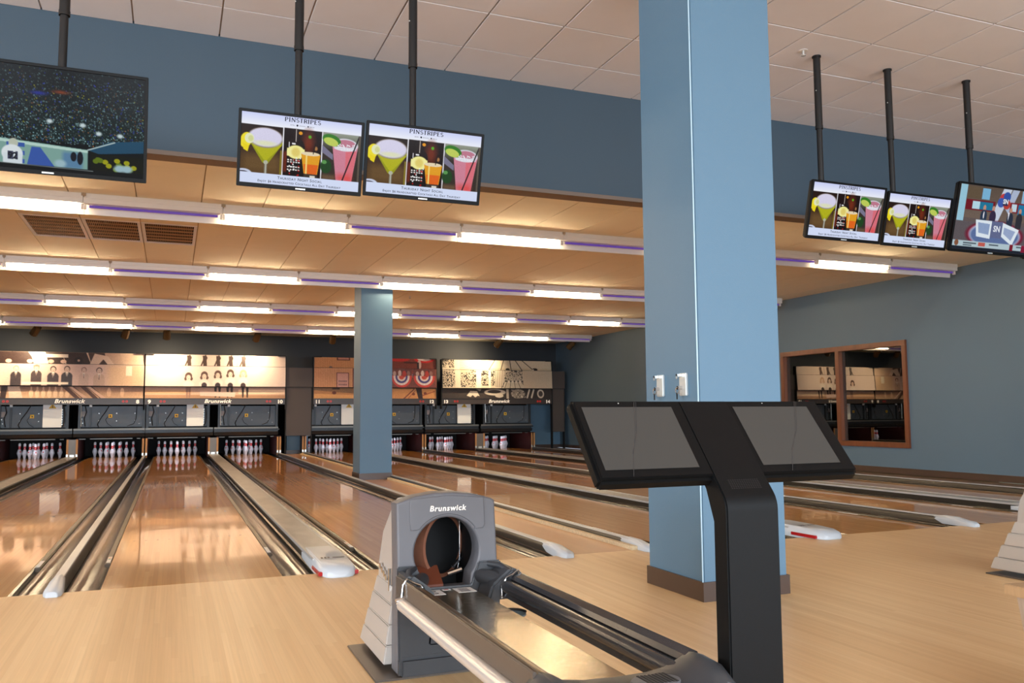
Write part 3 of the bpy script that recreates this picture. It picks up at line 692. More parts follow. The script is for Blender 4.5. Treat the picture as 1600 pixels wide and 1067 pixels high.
def rows_11():
    t = Cv(MW, .285, RS, (208, 148, 96)); 
    for i in range(30): t.line(.05+i*.062, 0, .05+i*.062, .29, .006, (176, 118, 72), .6)
    t.rect(.62, 0, .98, .08, (96, 44, 36)); t.rect(.65, 0, .95, .055, (198, 134, 110)); t.rect(1.1, 0, 2.2, .3, (120, 64, 44)); t.ell(.45, .27, .05, .03, (130, 110, 100))
    t.rect(2.2, 0, MW, .3, (122, 58, 48)); t.ell(2.35, .0, .35, .09, (190, 44, 40)); t.ell(3.1, .0, .32, .12, (190, 40, 40)); t.ell(3.1, .0, .22, .06, (220, 200, 190))
    t.rect(2.5, .09, 2.9, .13, (70, 40, 36)); t.ell(2.95, .16, .06, .14, (200, 170, 160)); t.rect(2.88, .1, 2.94, .29, (50, 40, 44))
    t.noise(7)
    m = Cv(MW, .525, RS, (212, 152, 100))
    for i in range(17): m.line(.05+i*.062, 0, .05+i*.062, .53, .006, (176, 118, 72), .6)
    m.rect(1.04, 0, 2.2, .53, (116, 60, 44)); m.rect(1.06, .02, 1.16, .32, (80, 36, 30)); m.rect(.6, .12, .94, .53, (96, 44, 38)); m.rect(.62, .14, .92, .53, (214, 158, 140))
    for y in (.34, .43): 
        for i in range(6): m.rect(.66+i*.04, y, .685+i*.04, y+.045, (120, 84, 90))
    m.rect(2.2, 0, MW, .53, (118, 66, 58))
    for i in range(26): x = 2.2+rng.random()*1.2; m.ell(x, .04+rng.random()*.18, .03, .06, [(200, 170, 160), (70, 60, 90), (150, 60, 50), (170, 110, 80)][i % 4])
    for x, s in ((2.42, .30), (3.08, .32)):
        for r, c in ((1, (206, 70, 60)), (.80, (232, 214, 206)), (.60, (70, 66, 130)), (.42, (232, 214, 206)), (.26, (206, 84, 66))): m.ell(x, .22, s*r, .31*r, c, .06)
        m.rect(x-s, 0, x+s, .19, (112, 62, 54)); m.ell(x-.2, .13, .05, .07, (190, 160, 150)); m.ell(x+.2, .12, .05, .07, (150, 110, 100)); m.ell(x+.12, .08, .04, .05, (90, 50, 60)); m.ell(x-.05, .12, .05, .09, (220, 190, 180)); m.ell(x+.08, .14, .06, .10, (180, 60, 50))
        for k in range(7): a = PI*(.12+.76*k/6); m.ell(x+math.cos(a)*s*.7, .22+math.sin(a)*.31*.7, .013, .013, (240, 235, 240))
    m.noise(7)
    b = Cv(MW, .285, RS, (196, 138, 86)); b.poly([(0, .06), (1.2, .16), (1.2, .0), (0, 0)], (140, 104, 70)); b.poly([(0, .16), (1.5, .2), (1.5, .29), (0, .29)], (222, 166, 104)); b.rect(.5, 0, .7, .04, (70, 46, 40)); b.ell(.55, .13, .06, .05, (110, 60, 44))
    b.poly([(2.2, .04), (MW, .0), (MW, .29), (2.2, .29)], (206, 146, 92)); b.line(2.5, .29, 2.8, .02, .03, (110, 60, 50)); b.line(2.62, .29, 2.85, .04, .02, (150, 90, 70)); b.poly([(2.85, 0), (3.02, 0), (3.05, .29), (2.92, .29)], (50, 34, 36))
    b.line(3.05, .2, 3.4, .08, .03, (150, 80, 56)); b.ell(2.78, .16, .05, .04, (120, 60, 50)); b.ell(3.12, .14, .05, .04, (120, 60, 50)); b.noise(6)
    return t, m, b
def rows_13():
    lt = (214, 198, 170); dk = (50, 44, 40)
    def crowd(c, x0, y0, x1, y1, n):
        c.rect(x0, y0, x1, y1, dk)
        for _ in range(n): c.ell(x0+rng.random()*(x1-x0), y0+rng.random()*(y1-y0), .014, .02, (206, 190, 164), .3)
    t = Cv(MW, .285, RS, lt); crowd(t, 0, 0, .36, .24, 90); t.ell(.16, .2, .05, .07, lt); t.rect(.36, 0, .52, .3, (226, 206, 180))
    for i in range(7): t.line(.55, .03+i*.05, 1.4, -.04+i*.03, .007, (130, 110, 84))
    t.rect(.52, .23, 3.5, .3, (206, 186, 152)); t.rect(1.35, 0, 1.42, .29, (240, 220, 180))
    for a, b_ in ((1.62, 1.42), (1.90, 1.80), (2.10, 2.13), (2.28, 2.48), (2.5, 2.86)): t.line(a, 0, b_, .29, .022, dk)
    t.ell(2.02, .27, .07, .05, dk); t.ell(2.9, .26, .09, .05, dk); t.ell(2.84, .28, .03, .03, (230, 220, 200)); t.noise(5)
    m = Cv(MW, .525, RS, lt); crowd(m, 0, 0, .37, .5, 260); m.rect(.37, 0, .54, .53, (222, 204, 178)); crowd(m, .54, .0, 1.02, .5, 300); m.rect(.54, 0, .85, .08, (196, 176, 146))
    m.rect(1.02, 0, 1.16, .53, (240, 222, 190)); crowd(m, 1.18, .02, 1.6, .45, 180); m.rect(1.4, 0, 1.47, .53, (238, 220, 190))
    m.rect(1.6, 0, 1.9, .53, (226, 210, 186))
    for i in range(5): m.rect(1.62+i*.055, 0, 1.64+i*.055, .5, (120, 104, 84))
    crowd(m, 1.9, 0, 2.48, .28, 300); m.rect(1.9, .3, 2.5, .34, dk); m.poly([(1.96, .34), (2.45, .34), (2.6, .53), (1.85, .53)], (206, 190, 162))
    for i in range(5): m.line(1.98+i*.115, .34, 1.9+i*.17, .53, .012, dk)
    for i in range(4): m.rect(2.0+i*.12, .3, 2.07+i*.12, .37, (226, 212, 190))
    m.line(1.9, .35, 1.8, .53, .016, dk); m.line(2.48, .35, 2.66, .53, .016, dk); m.rect(2.5, .0, MW, .53, (204, 184, 156)); m.noise(5)
    b = Cv(MW, .285, RS, (58, 50, 47)); w = (206, 192, 172)
    b.poly([(.74, .2), (.86, .06), (1.06, .07), (1.14, .22), (1.08, .2), (1.0, .25), (.92, .18), (.86, .24)], w); b.poly([(1.02, .0), (1.2, .0), (1.16, .07)], (160, 146, 128))
    b.ell(1.62, .10, .36, .10, w); b.ell(1.6, .08, .22, .055, (70, 60, 56)); b.ell(1.75, .2, .14, .06, w); b.rect(1.98, .0, 2.05, .29, (190, 176, 156)); b.ell(2.35, .14, .24, .15, (150, 138, 122))
    for i in range(40): b.ell(2.15+rng.random()*.42, .03+rng.random()*.22, .03, .012, [(60, 52, 50), (206, 192, 172)][i % 2], .3, rng.random()*3)
    for x, r in ((2.72, .08), (2.86, .07)): b.line(x, .02, x-.08, .25, .05, w)
    b.ell(3.08, .14, .12, .14, w); b.ell(3.08, .14, .075, .09, (70, 62, 58)); b.noise(5); return t, m, b
ROWF = {8: rows_8, 9: rows_9, 11: rows_11, 13: rows_13}
ULAB = {8: 'masking unit over lanes seven and eight printed with men in vests and hats', 9: 'masking unit over lanes nine and ten printed with five women in a row',
        11: 'masking unit over lanes eleven and twelve printed in colour with bunting', 13: 'masking unit over lanes thirteen and fourteen printed with a crowded bowling hall'}
YM = 17.6
for u, (x0, la, lb) in UNITS.items():
    t = thing('masking_unit', ULAB[u], 'masking unit', (x0, YM, 0), 'masking units above the pins')
    tp, md, bt = ROWF[u]()
    for nm, cv, z0, yo, tilt in (('print_panel', tp, 2.335, .0, .03), ('print_panel', md, 1.80, -.06, .03), ('print_panel', bt, 1.495, -.01, .03)):
        p = B().hexa([(0, 0, 0), (MW, 0, 0), (MW, .035, 0), (0, .035, 0)], [(0, tilt, cv.h), (MW, tilt, cv.h), (MW, .035+tilt, cv.h), (0, .035+tilt, cv.h)]).obj(nm, M['fascia'], t, loc=(0, yo, z0))
        q = link('print', cv.mesh('print', M['print']), p, (0, -.002, 0)); q.rotation_euler = (-math.atan2(tilt, cv.h), 0, 0)
    f = B().box(0, MW, .0, .04, 1.335, 1.492).obj('fascia_board', M['fascia'], t)
    v, fc = text('Brunswick', .135, .25, .0035, .001, 1.1, gap=1.05); B().add(v, fc).obj('lettering', M['lettering'], f, loc=(MW*.5+.02 if u != 8 else MW*.5+.06, -.003, 1.375))
    for n, xx in ((la, .11), (lb, MW-.13)):
        v, fc = text(str(n), .125, 0, .006, .001, 1.15); B().add(v, fc).obj('lane_number', M['lettering'], f, loc=(xx, -.003, 1.365))
    for xx in (.38, .46, MW-.46, MW-.38):
        B().tube([(xx, -.003, 1.415), (xx, -.001, 1.415)], .03, 12).obj('led_number', M['led'], f)
        B().tube([(xx, -.004, 1.415), (xx, -.003, 1.415)], .012, 10).obj('led_rim', M['fascia'], f)
    B().box(-.03, .0, -.02, .12, 1.2, 2.62).box(MW, MW+.025, -.02, .12, 1.2, 2.62).box(-.02, .2, -.03, 0, 2.61, 2.64).box(MW-.2, MW, -.03, 0, 2.61, 2.64).box(0, MW, .035, .12, 1.8, 1.84).box(0, MW, .035, .12, 2.3, 2.34).obj('support_frame', M['black'], t)
def filler(x0, x1, label):
    t = thing('filler_panel', label, 'wall panel', (x0, YM+.03, 0), 'brown filler panels beside the masking units')
    w = x1-x0
    B().box(0, w, 0, .04, 1.80, 2.32).obj('upper_board', M['brown_panel'], t, bevel=.004)
    B().box(.02, w-.02, .03, .07, .50, 1.79).obj('lower_board', M['brown_panel'], t, bevel=.004)
    B().box(.0, .02, .02, .16, .0, 1.79).box(w-.02, w, .02, .16, .0, 1.79).obj('post', M['black'], t)
filler(2.665, 3.365, 'brown filler panel between the masking units over lanes ten and eleven')
filler(10.50, 10.92, 'narrow brown filler panel right of the masking unit over lane fourteen')
struct(B().box(2.77, 3.33, 18.15, 18.3, .09, 1.4).obj('wall_pier', M['paint'])); struct(B().box(2.76, 3.34, 18.12, 18.15, 0, .10).obj('baseboard_pier', M['base']))
struct(B().box(10.0, XR, 18.4, 18.5, 0, 1.5).obj('wall_corner', M['paint'])); struct(B().box(10.0, XR, 18.38, 18.4, 0, .1).obj('baseboard_back', M['base']))

# ------------------------------------------------------------------ pinsetters
def lane_x(n): return LANES[n]
def pinsetter(n, right):
    e0, e1 = (-.85, .765) if right else (-.765, .85)
    cx = LANES[n]; g = f'pinsetter front of lane {n}'
    t = thing('pinsetter', f'grey pinsetting machine front over the pins of lane {NW[n]}', 'pinsetter', (cx, 17.78, 0), 'pinsetters behind the masking units')
    B().box(-.74, .74, .06, .10, .78, 1.30).obj('shield_panel', M['machine'], t, bevel=.006)
    B().box(-.76, -.70, .0, .06, .74, 1.36).box(.70, .76, .0, .06, .74, 1.36).box(-.52, -.47, .03, .06, .78, 1.33).obj('upright', M['machine_d'], t, bevel=.004)
    B().box(-.52, -.46, .02, .05, 1.28, 1.36).obj('latch', M['boxw'], t)
    B().box(-.73, -.60, .045, .058, 1.04, 1.17).obj('decal', mat('decal_grey', rgb(150, 146, 148), .5), t)
    yt = B().box(-.085, .0, .05, .058, 1.01, 1.095).obj('yellow_tag', M['yellow'], t); B().box(-.06, -.025, .046, .05, 1.035, 1.07).obj('tag_mark', M['ink'], yt)
    bl = B()
    for x, z in ((-.3, 1.12), (-.3, .94), (.1, 1.12), (.52, 1.12), (.52, .94), (.1, .93), (-.66, .88), (-.68, .98), (.62, .86)): bl.tube([(x, .05, z), (x, .058, z)], .010, 8)
    bl.obj('bolt', M['lockw'], t)
    B().tube([(-.06, .05, 1.34), (-.16, .03, 1.15), (-.27, .03, .98), (-.33, .03, .85), (-.3, .04, .78)], .010, 8).obj('cable', M['cable'], t)
    B().tube([(-.09, .05, 1.05), (-.15, .04, .96), (-.1, .035, .86), (0, .04, .79)], .005, 6).obj('cable', M['cable'], t)
    B().tube([(-.62, .03, 1.33), (-.58, .02, 1.15), (-.63, .02, 1.0), (-.6, .03, .8)], .011, 8).obj('cable', M['cable'], t)
    B().tube([(.56, .04, 1.3), (.55, .03, 1.0), (.5, .03, .86), (.35, .03, .8)], .007, 8).obj('cable', M['cable'], t)
    if right: B().tube([(-.70, -.01, 1.36), (-.69, -.01, .8)], .009, 8).obj('conduit', M['lockw'], t)
    B().box(e0, e1, -.08, -.03, .70, .745).obj('front_beam', M['beam'], t, bevel=.006)
    B().box(e0, e1, -.04, .06, .62, .70).box(-.2, .2, -.06, -.04, .64, .68).box(.72, .80, -.09, -.08, .66, .70).obj('drive_case', M['machine_d'], t, bevel=.01)
    B().hexa([(e0, -.06, .535), (e1, -.06, .535), (e1, .1, .535), (e0, .1, .535)], [(e0, -.10, .62), (e1, -.10, .62), (e1, .1, .62), (e0, .1, .62)]).obj('pit_light_cover', M['machine_d'], t)
    B().box(-.48, .48, .02, .035, .478, .500).box(-.72, -.58, .02, .035, .478, .495).box(.58, .66, .02, .035, .478, .495).obj('rake_bar', M['beam'], t)
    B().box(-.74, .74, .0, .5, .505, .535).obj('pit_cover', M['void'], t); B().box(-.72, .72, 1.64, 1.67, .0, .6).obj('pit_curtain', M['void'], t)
    B().box(-.74, .74, .10, .8, .74, 1.28).obj('machine_body', M['black'], t)
    pl = bpy.data.lights.new('pit_light', 'AREA'); pl.shape = 'RECTANGLE'; pl.size = 1.2; pl.size_y = .06; pl.energy = PIT; pl.color = (.86, .88, 1)
    po = bpy.data.objects.new('pit_light', pl); COL.objects.link(po); po.location = (cx, 17.86, .495); po.rotation_euler = (math.radians(62), 0, 0)
    return t
for n in LANES: pinsetter(n, n % 2 == 0)
# control boxes, one per pair, on the odd lanes
for n in (7, 9, 11, 13):
    t = thing('control_box', f'white pinsetter control box with yellow warning triangle above lane {NW[n]}', 'control box', (LANES[n]+.405, 17.72, 0), 'white control boxes')
    B().box(-.205, .205, .0, .045, .78, 1.345).obj('box_body', M['boxw'], t, bevel=.008)
    tr_ = B().add([(-.085, -.003, 1.245), (.085, -.003, 1.245), (0, -.003, 1.36)], [(0, 1, 2)]).obj('warning_triangle', M['yellow'], t)
    B().add([(-.012, -.005, 1.262), (.012, -.005, 1.262), (.006, -.005, 1.325), (-.006, -.005, 1.325)], [(0, 1, 2, 3)]).obj('warning_mark', M['ink'], tr_)
    b = B()
    for k in range(7): b.box(.205, .222, .01, .03, .84+k*.06, .865+k*.06)
    b.obj('cable_gland', M['lockw'], t)
    B().tube([(.24, .02, 1.3), (.27, .0, 1.1), (.26, .0, .9), (.23, .02, .8)], .012, 8).obj('cable', M['cable'], t)
# kickbacks
def kick(xa, xb, label, cap):
    t = thing('kickback', label, 'kickback wall', ((xa+xb)/2, 17.72, 0), 'kickback walls between the pin decks')
    w = (xb-xa)/2
    B().box(-w, -w+.045, 0, 1.75, -.02, .50).box(w-.045, w, 0, 1.75, -.02, .50).obj('side_panel', M['kick_red'], t)
    B().box(-w, -w+.045, -.012, 0, .0, .48).box(w-.045, w, -.012, 0, .0, .48).obj('wood_edge', M['wood_edge'], t)
    if cap: B().box(-w+.045, w-.045, -.008, .01, .0, .48).obj('front_cap', M['cap_grey'], t)
    lb = B().box(-w+.0, -w+.04, -.022, -.012, .06, .12).box(w-.04, w, -.022, -.012, .06, .12)
    if cap: lb.box(-.05, .05, -.02, -.008, .06, .11)
    lb.obj('latch', M['lockw'], t, bevel=.003)
GWk = GW+.005
for a, b in ((7, 8), (9, 10), (11, 12), (13, 14)):
    kick(LANES[a]+HL+GWk-.02, LANES[b]-HL-GWk+.02, f'kickback wall with wood edges and grey cap between the pins of lanes {NW[a]} and {NW[b]}', True)
for a, b in ((8, 9), (12, 13)):
    kick(mid(a, b)-.06, mid(a, b)+.06, f'thin kickback wall with wood edges between the pins of lanes {NW[a]} and {NW[b]}', False)
kick(LANES[10]+HL+GWk-.02, LANES[10]+HL+GWk+.09, 'kickback wall with wood edge right of the pins of lane ten', False)
kick(LANES[11]-HL-GWk-.09, LANES[11]-HL-GWk+.02, 'kickback wall left of the pins of lane eleven', False)
kick(LANES[14]+HL+GWk-.02, LANES[14]+HL+GWk+.10, 'kickback wall with wood edge right of the pins of lane fourteen', False)
kick(LANES[7]-HL-GWk-.09, LANES[7]-HL-GWk+.02, 'kickback wall left of the pins of lane seven', False)

# ------------------------------------------------------------------ TVs
def cocktails():
    c = Cv(16/9, 1, 170, (30, 22, 18)); W = 16/9
    c.rect(0, 0, W, .165, (232, 236, 250)); c.vgrad(0, (205, 212, 250), .165, (240, 243, 252))
    # left: martini
    x1 = .60
    c.vgrad(.165, (36, 20, 14), .85, (70, 48, 26), 0, x1); c.rect(0, .55, x1, .86, (112, 84, 46), .8, .2); c.rect(0, .5, x1, .56, (66, 44, 28), .8, .05)
    c.poly([(.10, .38), (.62, .38), (.40, .70), (.32, .70)], (150, 152, 20)); c.poly([(.14, .42), (.6, .42), (.38, .66), (.34, .66)], (186, 184, 24), .8)
    c.ell(.35, .34, .27, .155, (150, 140, 130)); c.ell(.35, .335, .255, .14, (216, 212, 236)); c.ell(.35, .42, .22, .05, (222, 224, 190), .6)
    c.rect(.345, .68, .385, .86, (130, 124, 108)); c.rect(.36, .68, .372, .86, (196, 196, 184)); c.ell(.365, .69, .035, .03, (180, 180, 160))
    c.ell(.07, .40, .085, .12, (240, 222, 40), .1, .3); c.ell(.12, .37, .07, .075, (228, 232, 190), .1); c.ell(.14, .37, .04, .045, (210, 214, 150)); c.poly([(.02, .44), (.12, .48), (.1, .56), (.04, .53)], (236, 214, 20))
    c.ell(.05, .87, .13, .07, (200, 208, 230)); c.ell(.04, .89, .11, .06, (60, 50, 60)); c.rect(.57, .5, .6, .86, (150, 140, 30), .7)
    c.rect(x1, .165, x1+.018, .86, (240, 240, 248))
    # middle: bottle and tumbler
    a = x1+.018; b = 1.19
    c.rect(a, .165, b, .86, (26, 10, 8)); c.ell(.98, .35, .14, .25, (110, 40, 14), .8); c.ell(1.0, .26, .03, .03, (90, 170, 30), .4); c.ell(1.1, .42, .03, .04, (170, 120, 70), .5)
    c.rect(a, .5, a+.06, .8, (120, 44, 20), .8, .04)
    c.rect(.76, .165, .83, .32, (34, 18, 16)); c.ell(.80, .40, .13, .11, (30, 16, 16)); c.rect(.67, .4, .93, .86, (22, 12, 12)); c.rect(.79, .17, .80, .35, (230, 220, 210)); c.ell(.86, .22, .03, .025, (230, 150, 20)); c.rect(.69, .36, .705, .44, (210, 206, 210)); c.rect(.74, .37, .79, .39, (240, 240, 240))
    c.ell(.80, .50, .14, .105, (244, 238, 150)); c.rect(.67, .45, .93, .56, (244, 238, 160)); c.ell(.80, .5, .08, .08, (226, 206, 110), .4)
    for y in (.61, .64, .71, .75): 
        for k in range(5): c.rect(.68+.04*k, y, .705+.04*k, y+.018, (236, 230, 226))
    for _ in range(18): x, y = .68+rng.random()*.22, .58+rng.random()*.26; c.ell(x, y, .012, .012, [(240, 240, 240), (170, 20, 16)][_ % 2])
    c.poly([(.88, .51), (1.17, .51), (1.13, .80), (.93, .80)], (226, 158, 30)); c.poly([(.92, .66), (1.14, .66), (1.12, .80), (.94, .80)], (224, 100, 24)); c.rect(.95, .52, .975, .82, (244, 214, 120)); c.ell(1.02, .505, .15, .03, (230, 214, 180)); c.rect(.93, .80, 1.13, .85, (60, 50, 44)); c.rect(1.02, .82, 1.1, .85, (220, 214, 200))
    c.line(1.06, .5, 1.09, .35, .012, (20, 14, 14)); c.rect(b-.012, .165, b+.006, .86, (240, 240, 248))
    # right: pink drink
    c.rect(b+.006, .165, W, .86, (54, 44, 38)); c.vgrad(.165, (150, 156, 140), .4, (60, 56, 50), b+.006, W); c.poly([(b, .35), (1.36, .48), (1.36, .56), (b, .46)], (120, 116, 140)); c.ell(1.26, .66, .09, .11, (30, 66, 30)); c.ell(1.23, .60, .04, .03, (90, 150, 80)); c.rect(1.2, .78, 1.4, .86, (110, 84, 60), .8, .05)
    c.poly([(1.34, .32), (1.74, .32), (1.66, .86), (1.42, .86)], (206, 130, 150)); c.poly([(1.55, .4), (1.72, .4), (1.66, .86), (1.56, .86)], (226, 96, 104), .6); c.rect(1.42, .76, 1.66, .86, (220, 60, 54), .6, .1)
    c.ell(1.54, .32, .21, .10, (214, 214, 224)); c.ell(1.55, .30, .15, .06, (190, 120, 140)); c.ell(1.54, .38, .18, .03, (222, 222, 232))
    c.ell(1.33, .27, .15, .085, (50, 120, 30), .08, .25); c.ell(1.32, .295, .12, .06, (190, 206, 90), .1, .25); c.line(1.75, .18, 1.52, .84, .02, (26, 20, 24)); c.rect(1.745, .17, W, .86, (90, 80, 70))
    for _ in range(40): c.ell(1.40+rng.random()*.28, .30+rng.random()*.1, .008, .008, (240, 236, 244))
    c.rect(0, .85, W, 1, (214, 224, 250)); c.noise(3, 1, mask=((c.Y > .17) & (c.Y < .84)).astype(float)); return c
def stadium():
    c = Cv(16/9, 1, 190, (10, 16, 20)); W = 16/9
    c.vgrad(0, (6, 8, 12), .7, (16, 34, 34))
    n = 5200
    X = rng.random(n)*W; Y = rng.random(n)**.8*.72
    for i in range(n):
        r = rng.random(); v = 40+150*rng.random()**2.2; k = .5+.7*Y[i]
        col = (v*k*.72, v*k*.95, v*k*.98) if r < .80 else ((v*.8*k, v*.55*k, v*.35*k) if r < .93 else ((36, 50, 130) if r < .985 else (120, 120, 24)))
        c.ell(X[i], Y[i], .007+.004*rng.random(), .007+.006*rng.random(), col, .5, 0, .85) if i % 9 == 0 else c.im.__setitem__((slice(int(Y[i]*(c.ny-1)), int(Y[i]*(c.ny-1))+2), slice(int(X[i]/W*(c.nx-1)), int(X[i]/W*(c.nx-1))+1+(i % 2))), col)
    c.ell(.8, .25, .12, .03, (26, 36, 130), .8); c.ell(1.0, .22, .12, .03, (120, 50, 20), .9)
    for x in (.9, 1.2, 1.35, .3, 1.55): c.ell(x, .5+.1*rng.random(), .04, .03, (190, 206, 210), .6)
    for x in (.08, .18, .38): c.ell(x, .62, .04, .05, (170, 170, 30), .4)
    c.poly([(0, .69), (1.25, .76), (1.25, .98), (0, .96)], (120, 158, 150)); c.poly([(0, .70), (1.25, .765), (1.25, .79), (0, .73)], (176, 206, 196))
    bl = (52, 84, 160)
    for x0 in (.28, .52): 
        c.rect(x0, .75, x0+.06, .94, bl)
        for y in (.75, .83, .91): c.rect(x0, y, x0+.16, y+.04, bl)
    c.poly([(.74, .78), (.82, .78), (.95, .96), (.7, .96)], bl); c.rect(1.02, .8, 1.2, .96, (70, 110, 160), .7, .04); c.rect(.0, .74, .12, .94, bl)
    # player and onlookers
    c.ell(.58, .76, .045, .05, (180, 186, 170)); c.ell(.57, .86, .10, .09, (214, 222, 226)); c.rect(.49, .86, .66, .98, (206, 216, 222)); c.rect(.53, .84, .58, .92, (60, 64, 90)); c.rect(.6, .84, .62, .92, (60, 64, 90))
    c.ell(.07, .83, .08, .07, (208, 220, 30)); c.rect(.02, .88, .12, .96, (20, 24, 30))
    c.ell(1.12, .84, .03, .05, (20, 24, 34)); c.ell(1.18, .85, .03, .07, (20, 24, 34))
    c.poly([(1.25, .76), (1.45, .66), (W, .62), (W, .74), (1.35, .79)], (30, 70, 96)); c.line(1.25, .76, 1.5, .66, .012, (170, 190, 190)); c.rect(1.28, .79, 1.8, .97, (16, 20, 14))
    for i in range(14): c.ell(1.3+rng.random()*.42, .84+rng.random()*.1, .03, .025, (150, 150, 20) if i % 2 else (90, 110, 20))
    for x in (1.0, 1.55, 1.62): c.ell(x, .92, .07, .05, (150, 180, 190), .5)
    c.rect(0, .955, W, 1, (12, 16, 20)); c.rect(.0, .965, .35, .972, (90, 96, 100)); c.line(.4, .955, 1.3, .968, .006, (130, 140, 140)); return c
def studio():
    c = Cv(16/9, 1, 150, (96, 84, 82)); W = 16/9
    c.vgrad(0, (90, 76, 66), .5, (110, 94, 84)); c.rect(.02, 0, .17, .56, (150, 196, 216)); c.rect(.2, .02, .5, .2, (96, 80, 62)); c.rect(.52, .03, .7, .2, (120, 176, 210))
    c.poly([(1.0, 0), (1.2, 0), (.95, .55), (.75, .55)], (196, 206, 222)); c.poly([(1.22, 0), (1.38, 0), (1.2, .4), (1.08, .3)], (170, 182, 206)); c.rect(1.45, 0, 1.65, .2, (140, 180, 210))
    c.rect(.18, .22, .85, .38, (110, 20, 34)); c.rect(.33, .24, .5, .36, (180, 216, 230)); c.rect(.5, .24, .8, .36, (30, 116, 150)); c.rect(1.2, .2, 1.75, .36, (120, 30, 40)); c.rect(1.24, .22, 1.36, .34, (190, 214, 226)); c.rect(1.4, .22, 1.7, .38, (28, 116, 160))
    for x, y, col in ((1.02, .15, (190, 60, 60)), (1.1, .12, (50, 80, 160)), (.98, .22, (60, 90, 170)), (1.12, .24, (180, 60, 50))): c.ell(x, y, .09, .08, col)
    c.rect(1.02, .16, 1.14, .26, (40, 44, 80))
    c.rect(0, .56, W, .9, (92, 84, 88)); c.ell(.95, .74, .72, .24, (112, 20, 44)); c.ell(.95, .74, .64, .22, (206, 214, 230)); c.ell(.95, .745, .61, .20, (90, 110, 156))
    for x, col in ((.62, (40, 54, 76)), (.83, (50, 40, 66)), (1.24, (40, 48, 66)), (1.46, (44, 44, 52))):
        c.ell(x, .33, .035, .05, (190, 140, 120)); c.ell(x, .46, .08, .11, col); c.rect(x-.07, .46, x+.07, .6, col)
    c.poly([(1.18, .36), (1.22, .36), (1.2, .5)], (230, 230, 240)); c.ell(.62, .44, .015, .06, (220, 220, 230))
    c.poly([(.46, .52), (.84, .52), (.84, .8), (.52, .78)], (222, 232, 240)); c.poly([(.52, .56), (.8, .57), (.8, .74), (.56, .72)], (140, 160, 196)); c.poly([(1.1, .53), (1.5, .62), (1.38, .88), (1.08, .74)], (222, 232, 240)); c.poly([(1.14, .6), (1.42, .65), (1.34, .8), (1.14, .7)], (150, 166, 200))
    c.rect(.84, .52, 1.1, .78, (96, 104, 140)); c.rect(0, .86, W, .97, (176, 196, 204)); c.rect(0, .95, W, 1, (26, 32, 44)); c.ell(.1, .9, .05, .05, (130, 84, 60)); c.rect(.6, .87, .76, .93, (190, 90, 80)); c.rect(1.34, .86, 1.42, .96, (120, 20, 40)); c.rect(1.62, .86, W, .97, (130, 20, 50))
    for x0, w_ in ((.25, .3), (.85, .22), (1.5, .12)): c.rect(x0, .885, x0+w_, .905, (70, 80, 90)); 
    c.rect(.25, .92, .45, .935, (70, 80, 90)); c.noise(3); return c
def sliver():
    c = Cv(16/9, 1, 40, (40, 120, 90)); c.vgrad(0, (70, 180, 150), .5, (30, 80, 140)); c.rect(0, .55, 1.8, 1, (90, 160, 60), .8, .2); c.ell(.2, .5, .2, .2, (40, 60, 170), .5); return c
TV_PIC = {'cocktails': cocktails().mesh('picture', M['screen']), 'stadium': stadium().mesh('picture', M['screen']), 'studio': studio().mesh('picture', M['screen']), 'sliver': sliver().mesh('picture', M['screen'])}
M['scr_txt'] = mat('screen_text_dark', rgb(22, 24, 34), .6, spec=.1); M['scr_txt2'] = mat('screen_text_light', (0, 0, 0, 1), .4, emit=rgb(225, 230, 240), estr=.9)
def smallcaps(words, size):
    """letters with larger initials"""
    b = B(); x = 0
    for wd_ in words.split(' '):
        for i, ch in enumerate(wd_):
            s_ = size if (i == 0 or ch in '$6') else size*.78
            v, f = text(ch, s_, align='LEFT', ext=0, bold=.0007); wid = max(p[0] for p in v)-min(0, min(p[0] for p in v))
            b.add([(p[0]+x, p[1], p[2]) for p in v], f); x += wid+size*.09
        x += size*.32
    b.v = [(p[0]-x/2, p[1], p[2]) for p in b.v]; return b
